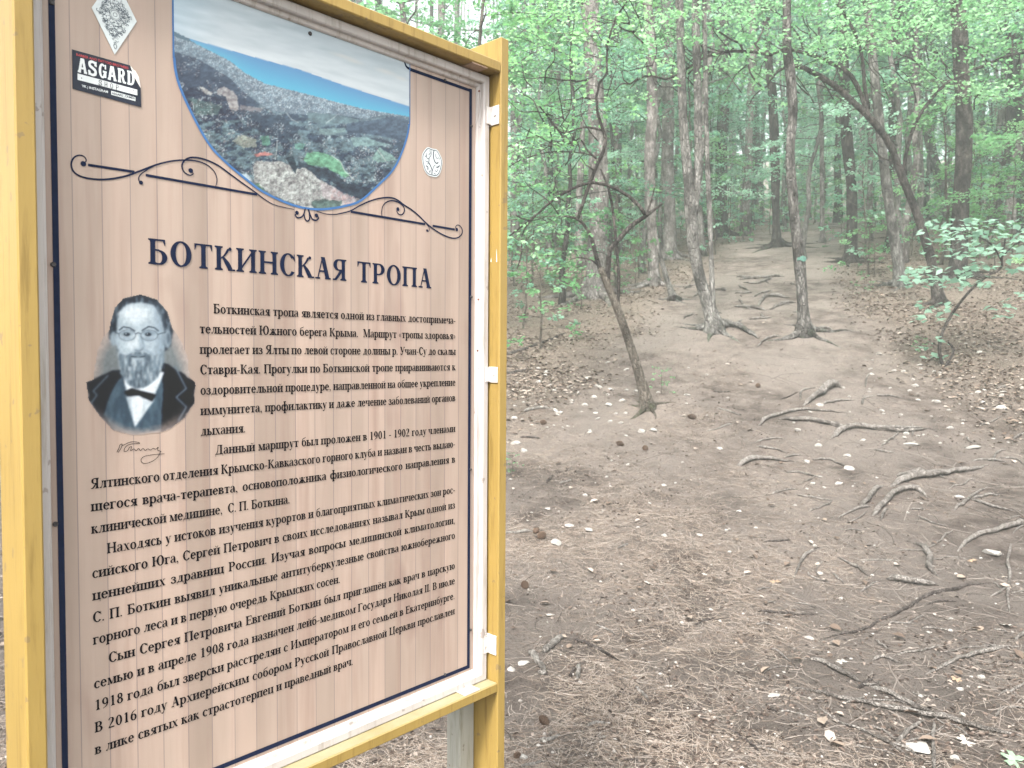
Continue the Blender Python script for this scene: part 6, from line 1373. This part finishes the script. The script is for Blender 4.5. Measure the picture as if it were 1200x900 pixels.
for k, (x, y) in enumerate([(q.uniform(600, 760), q.uniform(425, 505)) for _ in range(40)] + [(q.uniform(1010, 1195), q.uniform(400, 520)) for _ in range(50)]):
    stone(x, y, q.uniform(3, 7.5), q.uniform(.3, .6), 'pale stone among the dead leaves on the bank', int(q.random() < .2), k)['group'] = 'stones among the leaves of the banks'

# pine cones
def cone_mesh():
    V = []; F = []; n = 9; rows = 9
    for k in range(rows):
        f = k / (rows - 1); z = -.9 + 1.9 * f; r = .75 * math.sin(math.pi * (.12 + .82 * f)) ** .8
        for j in range(n):
            a = (j + .5 * (k % 2)) * 6.2832 / n; b = len(V); c, s = math.cos(a), math.sin(a); t1 = .34
            V += [(r * .55 * c, r * .55 * s, z - .12), ((r + .12) * math.cos(a - t1), (r + .12) * math.sin(a - t1), z + .06), ((r + .22) * c, (r + .22) * s, z + .12), ((r + .12) * math.cos(a + t1), (r + .12) * math.sin(a + t1), z + .06), (r * .5 * c, r * .5 * s, z + .16)]
            F += [(b, b + 1, b + 2), (b, b + 2, b + 3), (b + 4, b + 2, b + 1), (b + 4, b + 3, b + 2)]
    return np_mesh('pine_cone', np.array(V), np.array(F), [m_simple('cone_scale', (.10, .065, .045), .8, .4, 30, .3)], None, False)
CM = cone_mesh()
for x, y, wd, lb in ((638, 848, 12, 'dark closed pine cone low beside the post'), (615, 688, 10, 'reddish open pine cone near the post'), (634.5, 631, 11, 'open pine cone at the end of the long grey stick'), (628, 624.5, 8, 'smaller pine cone behind the open one'), (727, 522.5, 8, 'dark cone on the left slope'), (756, 527, 7, 'dark cone right of its neighbour on the left slope'), (637, 497, 7, 'dark cone high on the left slope'), (811, 491, 8, 'dark cone on the upper path'), (888, 453.5, 6, 'small dark cone at the top of the path'),
                 (607, 888, 9, 'dark cone at the bottom edge beside a white stone')):
    g = on_ground(x, y); r = wd / 2 / F_PX * g[1]; o = link('pine_cone', CM); o.location = (g[0], g[1], g[2] + r * .6); o.scale = (r, r, r * 1.15); o.rotation_euler = (1.3 + rnd.gauss(0, .2), rnd.gauss(0, .3), rnd.random() * 6); tag(o, lb, 'pine cone', 'pine cones on the ground')

# single large fallen leaves
def maple(name, px, py, wpx, mat, label, rz, lobes=5, grp=None):
    g = on_ground(px, py); r = wpx / 2 / F_PX * g[1]; V = [(0, 0, .06)]; n = lobes * 4
    for j in range(n):
        a = j / n * 5.2 - 2.6 + 1.571; ph = (j / n * lobes) % 1; rr = (.45 + .55 * (1 - abs(ph - .5) * 2) ** .7) * (1 + .1 * math.sin(j * 3)); V.append((rr * math.cos(a), rr * math.sin(a), .05 + .10 * math.sin(j * 1.9) * rr))
    F = [(0, j + 1, j + 2) for j in range(n - 1)]; m = MB(); m.add(V, F); b = len(m.v); m.add([(-.02, -.1, .03), (.02, -.1, .03), (.05, -.9, .08), (.02, -.9, .08)], [(0, 1, 2, 3)])
    o = m.build(name, mat); o.location = (g[0], g[1], g[2] + .006); o.scale = (r, r, r); o.rotation_euler = (rnd.gauss(0, .2), rnd.gauss(0, .2), rz); return tag(o, label, 'leaf', 'large single leaves on the path')
M_DL = m_simple('pale_dead_leaf', (.38, .35, .31), .8, .15, 8, .3); M_TL = m_simple('tan_dead_leaf', (.28, .20, .135), .8, .2, 8, .3); M_GL = m_leaf('fallen_green_leaf', [(.28, .42, .27), (.34, .48, .33), (.40, .54, .38)], .3)
maple('fallen_leaf', 1189, 893, 34, M_GL, 'pale green lobed leaf in the bottom right corner', .9); maple('fallen_leaf', 1132, 870, 22, M_DL, 'white curled leaf below the longest root', 2.2); maple('fallen_leaf', 987, 777, 17, M_DL, 'pale lobed leaf above the jointed root', .4)
maple('fallen_leaf', 1181, 734, 23, M_DL, 'crumpled pale leaf at the right edge', 1.4); maple('fallen_leaf', 999, 613, 13, M_TL, 'small orange-tan leaf below the thin dark root', 1.7); maple('fallen_leaf', 1140, 658, 12, M_TL, 'tan curled leaf under the large flat white stone', .2); maple('fallen_leaf', 1121, 797, 13, M_TL, 'small tan leaf left of the white twin stones', 2.9)
maple('fallen_leaf', 761, 685, 15, M_DL, 'pale leaf in the centre of the needle carpet', .5); maple('fallen_leaf', 826, 674, 9, M_DL, 'small pale leaf right of the centre', 2.5); maple('fallen_leaf', 645, 722, 16, M_DL, 'pale leaf fragments above the thick cut stick', 1.2); maple('fallen_leaf', 909, 683, 15, M_TL, 'crumpled tan leaf beside the short dark stick', .1)

# ------------------------------------------------------------------ the air
m = MB(); m.box((-178, -178, -4.5), (178, 178, 44))
hz = bpy.data.materials.new('haze'); hz.use_nodes = True; hz.node_tree.nodes.clear()
ho = hz.node_tree.nodes.new('ShaderNodeOutputMaterial'); hv_ = hz.node_tree.nodes.new('ShaderNodeVolumePrincipled')
hv_.inputs['Color'].default_value = (.90, .97, .94, 1); hv_.inputs['Density'].default_value = .0048; hv_.inputs['Anisotropy'].default_value = .1
hz.node_tree.links.new(hv_.outputs[0], ho.inputs['Volume'])
tag(m.build('haze', hz), 'pale moist air filling the wood', kind='stuff')
